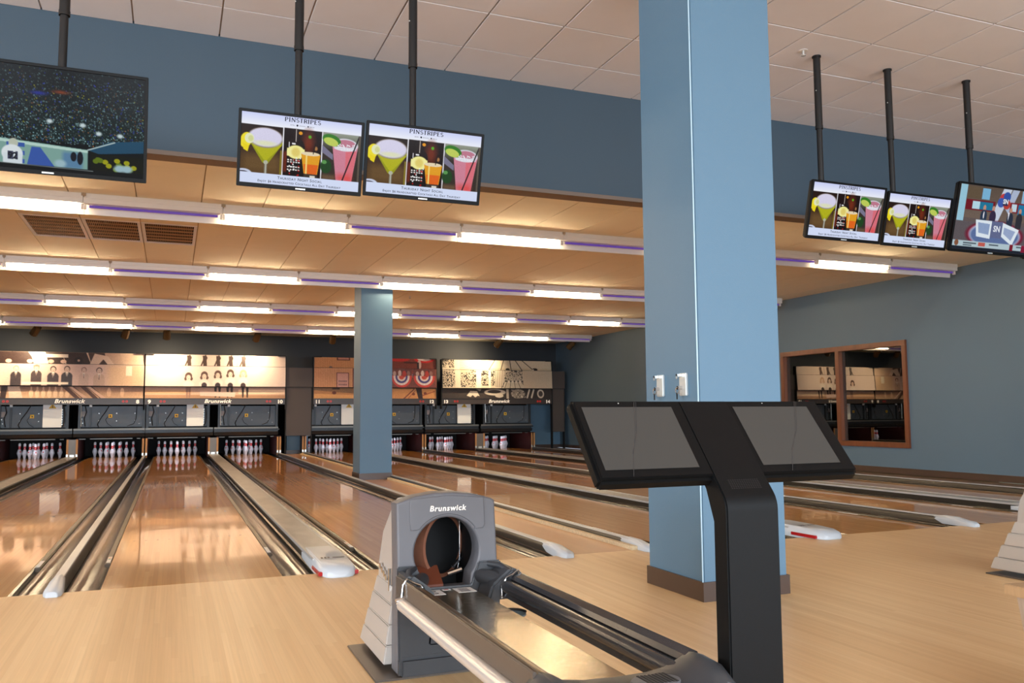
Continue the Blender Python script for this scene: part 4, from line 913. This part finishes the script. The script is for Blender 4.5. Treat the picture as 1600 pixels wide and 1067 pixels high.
def serif_pinstripes(h):
    """thin roman capitals with small serifs"""
    b = B(); x = 0; t = h*.10; T = h*.17
    def R(x0, z0, x1, z1, w):
        d = Vector((x1-x0, z1-z0)).normalized(); n = (-d.y*w/2, d.x*w/2)
        b.add([(x0+n[0], 0, z0+n[1]), (x1+n[0], 0, z1+n[1]), (x1-n[0], 0, z1-n[1]), (x0-n[0], 0, z0-n[1])], [(0, 1, 2, 3)])
    def A(cx, cz, rx, rz, a0, a1, w):
        p = [(cx+rx*math.cos(math.radians(a0+(a1-a0)*i/8)), cz+rz*math.sin(math.radians(a0+(a1-a0)*i/8))) for i in range(9)]
        for q, r in zip(p, p[1:]): R(q[0], q[1], r[0], r[1], w)
    for ch in 'PINSTRIPES':
        if ch in 'PR':
            R(x+.1*h, 0, x+.1*h, h, T); R(x, h, x+.3*h, h, t); R(x, 0, x+.22*h, 0, t); A(x+.28*h, .74*h, .24*h, .26*h, 90, -90, T*.9); R(x+.1*h, .48*h, x+.3*h, .48*h, t)
            if ch == 'R': R(x+.3*h, .48*h, x+.58*h, 0, T)
            x += .72*h
        elif ch == 'I': R(x+.12*h, 0, x+.12*h, h, T); R(x, 0, x+.24*h, 0, t); R(x, h, x+.24*h, h, t); x += .42*h
        elif ch == 'N': R(x+.08*h, 0, x+.08*h, h, t); R(x+.62*h, 0, x+.62*h, h, t); R(x+.08*h, h, x+.62*h, 0, T); R(x, 0, x+.18*h, 0, t); R(x+.52*h, h, x+.72*h, h, t); x += .86*h
        elif ch == 'S': A(x+.25*h, .74*h, .2*h, .25*h, 30, 270, T*.8); A(x+.25*h, .25*h, .22*h, .25*h, 90, -150, T*.8); x += .6*h
        elif ch == 'T': R(x+.3*h, 0, x+.3*h, h, T); R(x, h, x+.6*h, h, t); R(x+.2*h, 0, x+.4*h, 0, t); x += .72*h
        elif ch == 'E': R(x+.1*h, 0, x+.1*h, h, T); R(x, h, x+.5*h, h, t); R(x, 0, x+.52*h, 0, t); R(x+.1*h, .52*h, x+.4*h, .52*h, t); x += .66*h
    b.v = [(p[0]-x/2, p[1], p[2]) for p in b.v]; return b
_tt = serif_pinstripes(.056); _tt.v = [(p[0]*1.5, p[1], p[2]) for p in _tt.v]
txt_title = _tt.mesh('lettering', M['scr_txt'])
tb = B()
for s_, x in (('BISTRO', -.155), ('BOWLING', -.01), ('BOCCE', .135)):
    v, f = text(s_, .020, ext=0); tb.add([(p[0]+x, p[1], p[2]) for p in v], f)
txt_sub = tb.lathe([(.0, 0)], n=3).mesh('lettering', M['scr_txt']) if False else tb.mesh('lettering', M['scr_txt'])
txt_dots = B().tube([(-.085, 0, .008), (-.085, -.0008, .008)], .014, 12).tube([(.075, 0, .008), (.075, -.0008, .008)], .011, 12).mesh('emblem', M['scr_txt'])
txt_l1 = smallcaps('THURSDAY NIGHT SOCIAL', .058).mesh('lettering', M['scr_txt']); txt_l2 = smallcaps('ENJOY $6 HANDCRAFTED COCKTAILS ALL DAY THURSDAY', .047).mesh('lettering', M['scr_txt'])
TILT = math.radians(14)
def tv(x0, x1, zb, zt, y, kind, label, pole_x, plabel, group):
    w = x1-x0; h = (zt-zb)/math.cos(TILT)*.98; cx = (x0+x1)/2; cz = (zb+zt)/2
    t = thing('television', label, 'television', (cx, y, cz), group); t.rotation_euler = (-TILT, 0, 0)
    t.rotation_euler = (TILT*1.0, 0, 0)
    bz = .018
    vs, fs = plate([rrect(-w/2, w/2, -h/2, h/2, .006, 2), rrect(-w/2+bz, w/2-bz, -h/2+bz*1.4, h/2-bz, .002, 2)[::-1]], .02, .002)
    B().add(vs, fs).obj('frame', M['tvframe'], t, loc=(0, .0, 0))
    B().box(-w/2+.006, w/2-.006, .004, .045, -h/2+.006, h/2-.006).obj('back_case', M['black'], t, bevel=.008)
    sw, sh = w-2*bz, h-bz*2.4
    p = link('screen', TV_PIC[kind], t, (-sw/2, -.004, -h/2+bz*1.4)); p.scale = (sw/(16/9), 1, sh)
    B().box(-.03, .03, -.0125, -.011, -h/2+.008, -h/2+.016).obj('badge', M['lockw'], t)
    if kind == 'cocktails':
        for me, z in ((txt_title, .930), (txt_sub, .875), (txt_dots, .875), (txt_l1, .085), (txt_l2, .026)):
            o = link('lettering', me, p, (16/9/2, -.0015, z)); 
    if kind == 'studio':
        for x, z, s_ in ((1.08, .77, .10), (.97, .32, .13)):
            v, f = text('SN', s_, ext=0, bold=.004); B().add(v, f).obj('lettering', M['scr_txt2'], p, loc=(x, -.0015, z))
    if kind == 'stadium':
        v, f = text('92', .085, ext=0, bold=.004); B().add(v, f).obj('lettering', M['scr_txt'], p, loc=(.575, -.0015, .09))
    # pole
    yp = y+.09
    q = thing('ceiling_pole', plabel, 'mounting pole', (pole_x, yp, ZH), 'black ceiling poles of the televisions')
    ztop = cz+h*.25-ZH; zm = -.62
    B().tube([(0, 0, 0), (0, 0, zm)], .029, 16).tube([(0, 0, zm+.03), (0, 0, zm)], .031, 16).obj('outer_tube', M['polem'], q, smooth=True)
    B().tube([(0, 0, zm), (0, 0, ztop)], .023, 16).obj('inner_tube', M['polem'], q, smooth=True)
    B().tube([(0, 0, 0), (0, 0, -.012)], .036, 18).obj('flange', M['black'], q)
    B().box(-.07, .07, -.045, .0, ztop-.12, ztop+.02).obj('mount_plate', M['black'], q)
    B().tube([(-.03, -.012, -.30), (-.026, -.012, -.30)], .005, 8).obj('screw', M['lockw'], q)
    return t
YT = -.42
gL, gR = 'televisions hanging over the approach'  , 'televisions hanging over the approach'
TVS = [(-1.36, -.335, 2.39, 2.99, YT, 'stadium', 'large television at far left showing a stadium crowd', -.80, 'black ceiling pole of the far left stadium television'),
       (.168, .932, 2.425, 2.885, YT, 'cocktails', 'cocktail menu television, left of the two beside the stadium television', .535, 'black ceiling pole of the left cocktail television of the left pair'),
       (.945, 1.740, 2.435, 2.905, YT, 'cocktails', 'cocktail menu television, right of the pair left of the big column', 1.285, 'black ceiling pole of the right cocktail television of the left pair'),
       (4.51, 5.28, 2.415, 2.875, YT, 'cocktails', 'cocktail menu television nearest the right side of the big column', 4.73, 'black ceiling pole first to the right of the big column'),
       (5.30, 6.02, 2.41, 2.855, YT, 'cocktails', 'cocktail menu television between another cocktail one and the studio show', 5.50, 'black ceiling pole second to the right of the big column'),
       (6.02, 6.98, 2.40, 2.99, YT-.06, 'studio', 'television at right showing a studio desk show', 6.36, 'black ceiling pole third to the right of the big column'),
       (7.0, 7.9, 2.40, 2.95, YT, 'sliver', 'television cut off by the right edge with a blue green picture', 7.4, 'black ceiling pole beyond the right edge of the view')]
for a in TVS: tv(*a, 'televisions hanging over the approach')
# sprinklers
for x, y, z, l in ((4.55, -.38, ZH, 'small ceiling sprinkler beside the first pole right of the column'), (7.2, 6.1, ZL, 'small ceiling sprinkler between the two nearest light rows'), (3.95, 9.7, ZL, 'small ceiling sprinkler above lane eleven behind the slim column')):
    t = thing('sprinkler', l, 'sprinkler', (x, y, z), 'ceiling sprinklers')
    B().lathe([(.035, -.004), (.035, 0), (.01, 0)], n=14).obj('escutcheon', M['fixture'], t); B().tube([(0, 0, 0), (0, 0, -.04)], .008, 8).lathe([(.02, -.045), (.02, -.04)], n=10).obj('nozzle', M['lockw'], t)

# ------------------------------------------------------------------ ball return
def hood(label, loc):
    t = thing('ball_return_hood', label, 'ball return', loc, 'ball return hoods')   # origin: floor, centre x, front face y
    W = .205
    # front shell: arched plate with keyhole opening
    top = [(-W-.004, .675), (-.13, .700), (-.05, .711), (.03, .711), (.11, .702), (.19, .682), (W, .672)]
    outl = [(-W+.002, .02)]+[(-W+.002, .40)]+top+[(W+.012, .42), (W+.014, .36), (W+.006, .02)]
    op = arc(.0, .475, .137, -42, 222, 28)+[(-.095, .36), (-.09, .33), (.095, .33)]
    vs, fs = plate([outl, op[::-1]], .10, .008)
    B().add([(x, y-.0, z) for x, y, z in vs], fs).obj('front_shell', M['hood'], t, smooth=True, loc=(0, .05, 0))
    # raised badge panel
    pn = [(-.155, .60)]+arc(-.148, .682, .008, 180, 95, 3)+[(0, .700)]+arc(.148, .680, .008, 85, 0, 3)+[(.160, .575), (.152, .562), (.115, .560)]+arc(0, .475, .150, 38, 142, 12)+[(-.135, .566), (-.152, .566)]
    vs, fs = plate([pn], .008, .003)
    p = B().add(vs, fs).obj('badge_panel', M['hood'], t, smooth=True, loc=(0, -.002, 0))
    v, f = text('Brunswick', .031, .15, .0005, .0006, 1.05, gap=1.12); B().add(v, f).obj('lettering', M['lettering'], p, loc=(0, -.0058, .639))
    # lower charcoal body
    B().prism([(-W+.004, .03), (-W-.004, .43), (-.13, .43), (-.10, .34), (.10, .34), (.13, .43), (W+.022, .43), (W+.014, .03)], 'y', -.014, .0).obj('lower_shell', M['hood_d'], t, bevel=.006)
    B().box(-W+.004, W+.02, -.03, .12, .0, .085).obj('plinth', M['hood_d'], t, bevel=.015)
    B().prism([(-.08, .12), (.13, .12), (.13, .30), (-.06, .30)], 'y', -.022, -.012).obj('access_door', M['hood_d'], t, bevel=.01)
    # side covers, stepped ribs flaring downwards
    for sgn in (-1, 1):
        X0 = sgn*(W-.012)
        prof = [(.10, .02), (.10, .664), (.16, .655), (.22, .63), (.28, .585), (.33, .53), (.36, .47), (.375, .40), (.385, .335), (.385, .02)]
        b = B(); n = len(prof)
        xin = sgn*(W-.05); xo = X0
        b.add([(xin, y, z) for y, z in prof]+[(xo-(sgn*.012 if i in (2, 3, 4, 5) else 0), y, z) for i, (y, z) in enumerate(prof)], [tuple(range(n)), tuple(range(2*n-1, n-1, -1))]+[(i, (i+1) % n, n+(i+1) % n, n+i) for i in range(n)])
        sc = b.obj('side_cover', M['hood_side'], t, bevel=.010)
        lv = [(.335, .265, .0), (.262, .185, .010), (.182, .105, .020), (.102, .03, .030)]
        for k, (z1, z0, e) in enumerate(lv):
            q = B(); y1 = .40+e*3.2+.012*k
            q.add([(xin, .10, z0), (X0+sgn*(e+.014), .10, z0), (X0+sgn*(e+.014), y1+.02, z0), (xin, y1+.02, z0),
                   (xin, .10, z1), (X0+sgn*(e+.002), .10, z1), (X0+sgn*(e+.002), y1-.006, z1), (xin, y1-.006, z1)],
                  [(3, 2, 1, 0), (4, 5, 6, 7), (0, 1, 5, 4), (1, 2, 6, 5), (2, 3, 7, 6), (3, 0, 4, 7)])
            q.obj('rib', M['hood_side'], sc, bevel=.005)
        B().box(X0-.003*sgn, X0+.004*sgn, .095, .106, .03, .66).obj('edge_strip', M['white_plastic'], sc)
        if sgn < 0:
            em = B()
            for k in range(4):
                em.tube([(X0-.004, .30-.035*k, .385-.010*k), (X0-.012, .30-.035*k, .385-.010*k)], .014, 10)
            em.box(X0-.012, X0-.003, .135, .15, .31, .40).obj('emblem', M['chrome'], sc)
    # back/top cover between the sides
    back = [(.10, .690), (.16, .682), (.22, .655), (.28, .61), (.33, .55), (.365, .47), (.385, .38), (.39, .03), (.37, .03), (.365, .38), (.345, .46), (.31, .53), (.265, .585), (.21, .63), (.155, .655), (.10, .665)]
    B().prism(back, 'x', -W+.04, W-.04).obj('back_cover', M['hood_side'], t, smooth=True)
    B().box(-W-.09, W+.09, -.02, .54, .0, .008).obj('floor_plate', M['railp'], t, bevel=.003)
    # inside
    B().prism([(.1, .2), (.1, .645), (.16, .635), (.22, .60), (.28, .55), (.31, .50), (.32, .2)], 'x', -W+.053, -W+.06).prism([(.1, .2), (.1, .645), (.16, .635), (.22, .60), (.28, .55), (.31, .50), (.32, .2)], 'x', W-.06, W-.053).box(-W+.06, W-.06, .325, .335, .2, .48).obj('inner_liner', M['black'], t)
    B().box(-W+.058, -W+.068, .12, .3, .38, .52).obj('side_window', M['bluegrey'], t)
    ang = math.radians(-55); d = Vector((math.cos(ang), math.sin(ang), 0)); u = Vector((-math.sin(ang), math.cos(ang), 0))
    def ring(c, r0, r1, w_, n=36):
        vs = []; 
        for k in range(n):
            a = 2*PI*k/n
            for rr, o in ((r0, -w_/2), (r1, -w_/2), (r1, w_/2), (r0, w_/2)): vs.append(Vector(c)+u*rr*math.cos(a)+Vector((0, 0, rr*math.sin(a)))+d*o)
        fs = [(k*4+j, k*4+(j+1) % 4, ((k+1) % n)*4+(j+1) % 4, ((k+1) % n)*4+j) for k in range(n) for j in range(4)]
        return vs, fs
    c0 = Vector((.02, .20, .475))
    wh = B().add(*ring(c0, .118, .134, .06)).obj('wheel_band', M['belt'], t, smooth=True)
    B().tube([c0+d*.022, c0+d*.030], .118, 32).obj('wheel_disc', M['black'], t)
    bb = B()
    for a in (60, 120, 175, 215, 300): bb.tube([c0-d*.032+u*.12*math.cos(math.radians(a))+Vector((0, 0, .12*math.sin(math.radians(a)))), c0-d*.045+u*.12*math.cos(math.radians(a))+Vector((0, 0, .12*math.sin(math.radians(a))))], .007, 8)
    bb.obj('wheel_bolt', M['chrome'], t)
    B().tube([(.085, .10, .60), (.085, .10, .43), (.075, .10, .38)], .002, 6).tube([(.05, .08, .40), (.10, .12, .43)], .008, 8).tube([(.03, .09, .37), (.09, .09, .385)], .010, 8).obj('linkage', M['chrome'], t)
    B().add([(-.10, .02, .345), (-.01, .02, .345), (.0, .14, .40), (-.11, .14, .40), (-.10, .02, .335), (-.01, .02, .335), (.0, .14, .39), (-.11, .14, .39)], [(0, 1, 2, 3), (7, 6, 5, 4), (0, 4, 5, 1), (1, 5, 6, 2), (2, 6, 7, 3), (3, 7, 4, 0)]).obj('ramp_pad', M['leather'], t)
    return t
HX, HY = .885, -2.37
hd = hood('grey ball return hood with round ball opening, standing left of the console', (HX, HY, 0))
hood2 = dup(hd, (4.955, -2.26, 0), 'pale ball return hood cut off by the right edge of the view')
B().box(-.235, -.225, .12, .16, .40, .47).obj('logo_mark', M['purple'], hood2)

rk = thing('ball_rack', 'long ball return rack with steel bed and tube rails reaching towards the camera', 'ball rack', (.902, HY, 0))
YE = -1.385     # local y of the rack's near end
for sgn in (-1, 1):
    def q(pts): return [(sgn*x, z) for x, z in pts]
    B().tube([(sgn*.243, -.17, .318), (sgn*.243, YE, .318)], .024, 18).obj('bumper_tube', M['alu'] if sgn < 0 else M['raild'], rk, smooth=True)
    B().prism(q([(.236, .338), (.236, .400), (.231, .404), (.226, .400), (.226, .338)]), 'y', -.16, YE).obj('side_plate', M['railp'] if sgn < 0 else M['raild'], rk, bevel=.0015)
    B().prism(q([(.226, .402), (.205, .392), (.196, .378), (.200, .372), (.226, .376)]), 'y', -.16, YE).obj('upper_lip', M['raild'] if sgn > 0 else M['railg'], rk)
    inner = [(.204, .374)]+[( .178+.026*math.cos(math.radians(a)), .352+.026*math.sin(math.radians(a))) for a in range(60, 241, 20)]+[(.160, .315), (.215, .315), (.222, .36)]
    B().prism(q(inner), 'y', -.16, YE).obj('inner_roll', M['raild'] if sgn > 0 else M['railg'], rk, smooth=True)
    # chrome clamp and moulded wing at the hood
    B().tube([(sgn*.247, -.165, .300), (sgn*.262, -.165, .325), (sgn*.247, -.165, .345), (sgn*.242, -.165, .39), (sgn*.225, -.165, .412), (sgn*.2, -.165, .395), (sgn*.175, -.165, .385), (sgn*.155, -.165, .355), (sgn*.155, -.165, .31)], .0045, 8).obj('clamp', M['chrome'], rk, smooth=True)
    B().tube([(sgn*.222, -.165, .345), (sgn*.27, -.165, .335)], .008, 8).obj('clamp_bolt', M['chrome'], rk)
    B().tube([(sgn*.15, .0, .418), (sgn*.19, -.06, .416), (sgn*.218, -.16, .392)], [.010, .013, .012], 12).obj('wing_roll', M['hood_d'], rk, smooth=True)
    B().tube([(sgn*.12, .0, .372), (sgn*.16, -.08, .366), (sgn*.182, -.16, .352)], [.028, .034, .030], 16).obj('wing_roll', M['hood_d'], rk, smooth=True)
    B().prism(q([(.10, .30), (.235, .30), (.235, .41), (.20, .42), (.12, .36)]), 'y', -.02, -.155).obj('wing_body', M['hood_d'], rk, bevel=.01)
B().box(-.150, .080, YE, -.01, .322, .330).obj('bed_plate', M['steel'], rk, bevel=.0015)
B().box(-.152, -.145, YE, -.16, .318, .345).obj('bed_lip', M['railg'], rk)
# stickers on the bed
s1 = B().box(-.135, -.055, -.11, -.02, .330, .3308).obj('sticker', M['paper'], rk)
b = B()
for k in range(2): b.tube([(-.10+.022*math.cos(a*PI/5), -.045-.04*k+.010*math.sin(a*PI/5), .3312) for a in range(11)], .0012, 5)
b.obj('sticker_print', M['ink'], s1); B().add([(-.118, -.034, .3312), (-.102, -.034, .3312), (-.110, -.022, .3312)], [(0, 1, 2)]).obj('sticker_triangle', M['yellow'], s1)
s2 = B().box(.0, .075, -.10, -.015, .330, .3308).obj('sticker', M['paper'], rk); b = B()
for k in range(6): b.box(.015, .055, -.09+k*.011, -.085+k*.011, .3308, .3312)
b.obj('sticker_print', M['ink'], s2)
s3 = B().box(-.045, -.012, -.035, -.015, .330, .3308).obj('sticker', M['paper'], rk); B().box(-.038, -.02, -.032, -.019, .3308, .3312).obj('sticker_print', M['red'], s3)
B().tube([(.125, -.34, .285), (.125, -.34, .29)], .055, 28).obj('cup_disc', M['bluegrey'], rk); B().tube([(.125+.056*math.cos(a*PI/12), -.34+.056*math.sin(a*PI/12), .292) for a in range(0, 13)], .006, 8).obj('cup_rim', M['black'], rk, smooth=True)
B().box(-.10, .10, -.30, -.28, .30, .322).box(-.14, .22, -1.34, -1.30, .295, .315).box(-.03, .03, -1.30, -1.24, 0, .30).box(-.12, .12, -1.37, -1.17, 0, .012).obj('support_leg', M['hood_d'], rk, bevel=.006)
# moulded end piece
vs = []; xs = [-.27, -.25, -.22, -.19, -.15, -.08, 0, .03, .10, .15, .19, .22, .245, .265]
zt = [.33, .375, .402, .395, .372, .362, .358, .358, .361, .37, .388, .404, .395, .345]
for x, z in zip(xs, zt):
    e = .012*math.cos(x*9)
    vs += [(x, YE+.05-.0, .29), (x, YE+.05-.02+e, z-.006), (x, YE-.01, z), (x, YE-.09, z-.004), (x, YE-.15, z-.035), (x, YE-.16, .29)]
k = 6; fs = [(i*k+j, i*k+(j+1) % k, (i+1)*k+(j+1) % k, (i+1)*k+j) for i in range(len(xs)-1) for j in range(k)]
fs += [tuple(range(k-1, -1, -1)), tuple(range((len(xs)-1)*k, len(xs)*k))]
ec = B().add(vs, fs).obj('end_piece', M['hood_d'], rk, bevel=.006)
pad = B().lathe([(.001, 0), (.066, 0), (.062, .010), (.054, .012), (.001, .012)], n=28); pad.v = [(x*1.05+.07, y*.75+YE-.06, z+.356) for x, y, z in pad.v]
pd = pad.obj('dryer_pad', M['hood'], rk, smooth=True)
sl = B()
for k in range(8): sl.box(.035+k*.0105, .041+k*.0105, YE-.095, YE-.025, .3672, .3692)
sl.obj('dryer_slot', M['black'], pd)

# ------------------------------------------------------------------ scoring console
KX0, KX1, KYB, KZB = .833, 1.664, -3.80, .853; SL = .273; an = math.radians(50.5)
kt = thing('scoring_console', 'black scoring console with two slanted grey touch screens on one post', 'console', ((KX0+KX1)/2, KYB, 0))
ux, = (Vector((0, math.cos(an), math.sin(an))),); nrm = Vector((0, -math.sin(an), math.cos(an)))
def slab(x0, x1, s0, s1, d0, d1, name, m, parent=kt, bevel=0, **kw):
    """box in the slanted panel frame: s along the slope from the lower edge, d depth behind the face"""
    o = B().box(x0, x1, s0, s1, -d1, -d0).obj(name, m, parent, bevel=bevel, **kw)
    return o
frame = bpy.data.objects.new('display_head', None)
# head: modelled flat, then tilted about the lower edge
b = B().box(-.4155, .4155, .0, SL, -.040, 0)
head = b.obj('housing', M['console'], kt, bevel=.009, loc=(0, 0, KZB)); head.rotation_euler = (an, 0, 0)
for sgn, x0, x1 in ((-1, -.396, -.088), (1, .088, .396)):
    bz = B().box(x0-.012, x1+.012, .010, SL-.010, .0, .004).obj('screen_bezel', M['bezel'], head, bevel=.0015)
cxk = (KX0+KX1)/2
for x0, x1, side in ((.858-cxk, 1.138-cxk, 'left'), (1.345-cxk, 1.612-cxk, 'right')):
    sc = B().box(x0, x1, .034, SL-.032, .0045, .0055).obj('screen', M['scr'], head)
    wk = x1-x0; fa, fb, fm = (.60, .26, .47) if side == 'left' else (.87, .32, .66)
    B().tube([(x0+wk*fa, SL-.012, .0058), (x0+wk*fm, SL*.56, .0058), (x0+wk*(fm*.4+fb*.6), SL*.28, .0058), (x0+wk*fb, .012, .0058)], .0008, 6).obj('film_crease', M['film'], head)
    B().tube([(x0+wk*fa+.006, SL-.012, .0058), (x0+wk*fm+.004, SL*.56, .0058), (x0+wk*(fm*.4+fb*.6), SL*.30, .0058)], .0006, 6).obj('film_crease', M['film'], head)
    B().lathe([(.0018, 0), (.0018, .0008)], (x0+(x1-x0)*.42, SL-.018, .004), n=8).obj('indicator', M['lockw'], head)
# neck and post: one swept band, centre part
zc = KZB
c0 = (1.169+1.329)/2-cxk; hwp = .0825; c0 += .0025
path = []
P0 = Vector((0, 0, 0))
def pt(s, d=0): v = ux*s; return (v.y, v.z)
face = [(ux*SL*.968).yz, (ux*.0).yz, (ux*(-.050)).yz]
# bend with a radius from the slope to vertical
bend0 = nrm*.0055-ux*.050
R_ = .075; cen = bend0-nrm*R_
pts = [(face[0][0]+nrm.y*.0055, face[0][1]+nrm.z*.0055), (nrm.y*.0055, nrm.z*.0055)]
for i in range(0, 9):
    a = math.radians(90+50.5*0)+0; ph = (PI/2-an)+(0)  # angle bookkeeping
    th = math.radians(140.5)+(math.radians(180-140.5))*i/8
    pts.append((cen.y+R_*math.cos(th), cen.z+R_*math.sin(th)))
yv = pts[-1][0]; pts.append((yv, -KZB+.02))
thick = .06
inner = [(face[0][0]+nrm.y*-.038, face[0][1]+nrm.z*-.038), (nrm.y*-.05, nrm.z*-.05), (yv+thick, pts[-2][1]-.03), (yv+thick, -KZB+.02)]
nb = B().prism(pts+inner[::-1], 'x', c0-hwp, c0+hwp).obj('post', M['console_g'], kt, bevel=.004, smooth=True, loc=(0, 0, KZB))
nb.location = (0, -.0, KZB)
gr = B()
for i in range(14):
    for j in range(6):
        s_ = -.012-.0052*j; v = ux*s_+nrm*.0062; x = c0-.045+.0070*i
        a_ = v-ux*.0016; b_ = v+ux*.0016
        gr.add([(x-.0022, a_.y, a_.z), (x+.0022, a_.y, a_.z), (x+.0022, b_.y, b_.z), (x-.0022, b_.y, b_.z)], [(0, 1, 2, 3)])
gr.obj('speaker_grille', M['black'], kt, loc=(0, 0, KZB))
B().box(c0-.075, c0+.16, yv-.10, yv+.22, 0, .02).obj('foot_plate', M['console_g'], kt, bevel=.005)

# ------------------------------------------------------------------ table at the right edge
tt = thing('side_table', 'small wooden table with tapered slatted body cut off at lower right corner', 'table', (2.74, -3.83, 0), rz=math.radians(-8))
B().box(-.25, .25, -.25, .25, .395, .431).obj('tabletop', M['table'], tt, bevel=.003)
b = B()
for sd in range(4):
    ca, sa = math.cos(sd*PI/2), math.sin(sd*PI/2)
    for k in range(6):
        u0, u1 = -.225+.075*k, -.225+.075*k+.068
        def f(u, z): s_ = .84+.16*(z/.395)**1.0; return s_*u, -.225*s_
        q = []
        for z in (0, .395):
            for (u, e) in ((u0, 0), (u1, 0), (u1, .014), (u0, .014)):
                x, y = f(u, z); y += e; q.append((x*ca-y*sa, x*sa+y*ca, z))
        B().hexa(q[:4], q[4:]).obj('slat', M['table_s'], tt, bevel=.003, seg=1)
B().box(-.13, .13, -.13, .13, .0, .38).obj('core', M['black'], tt)
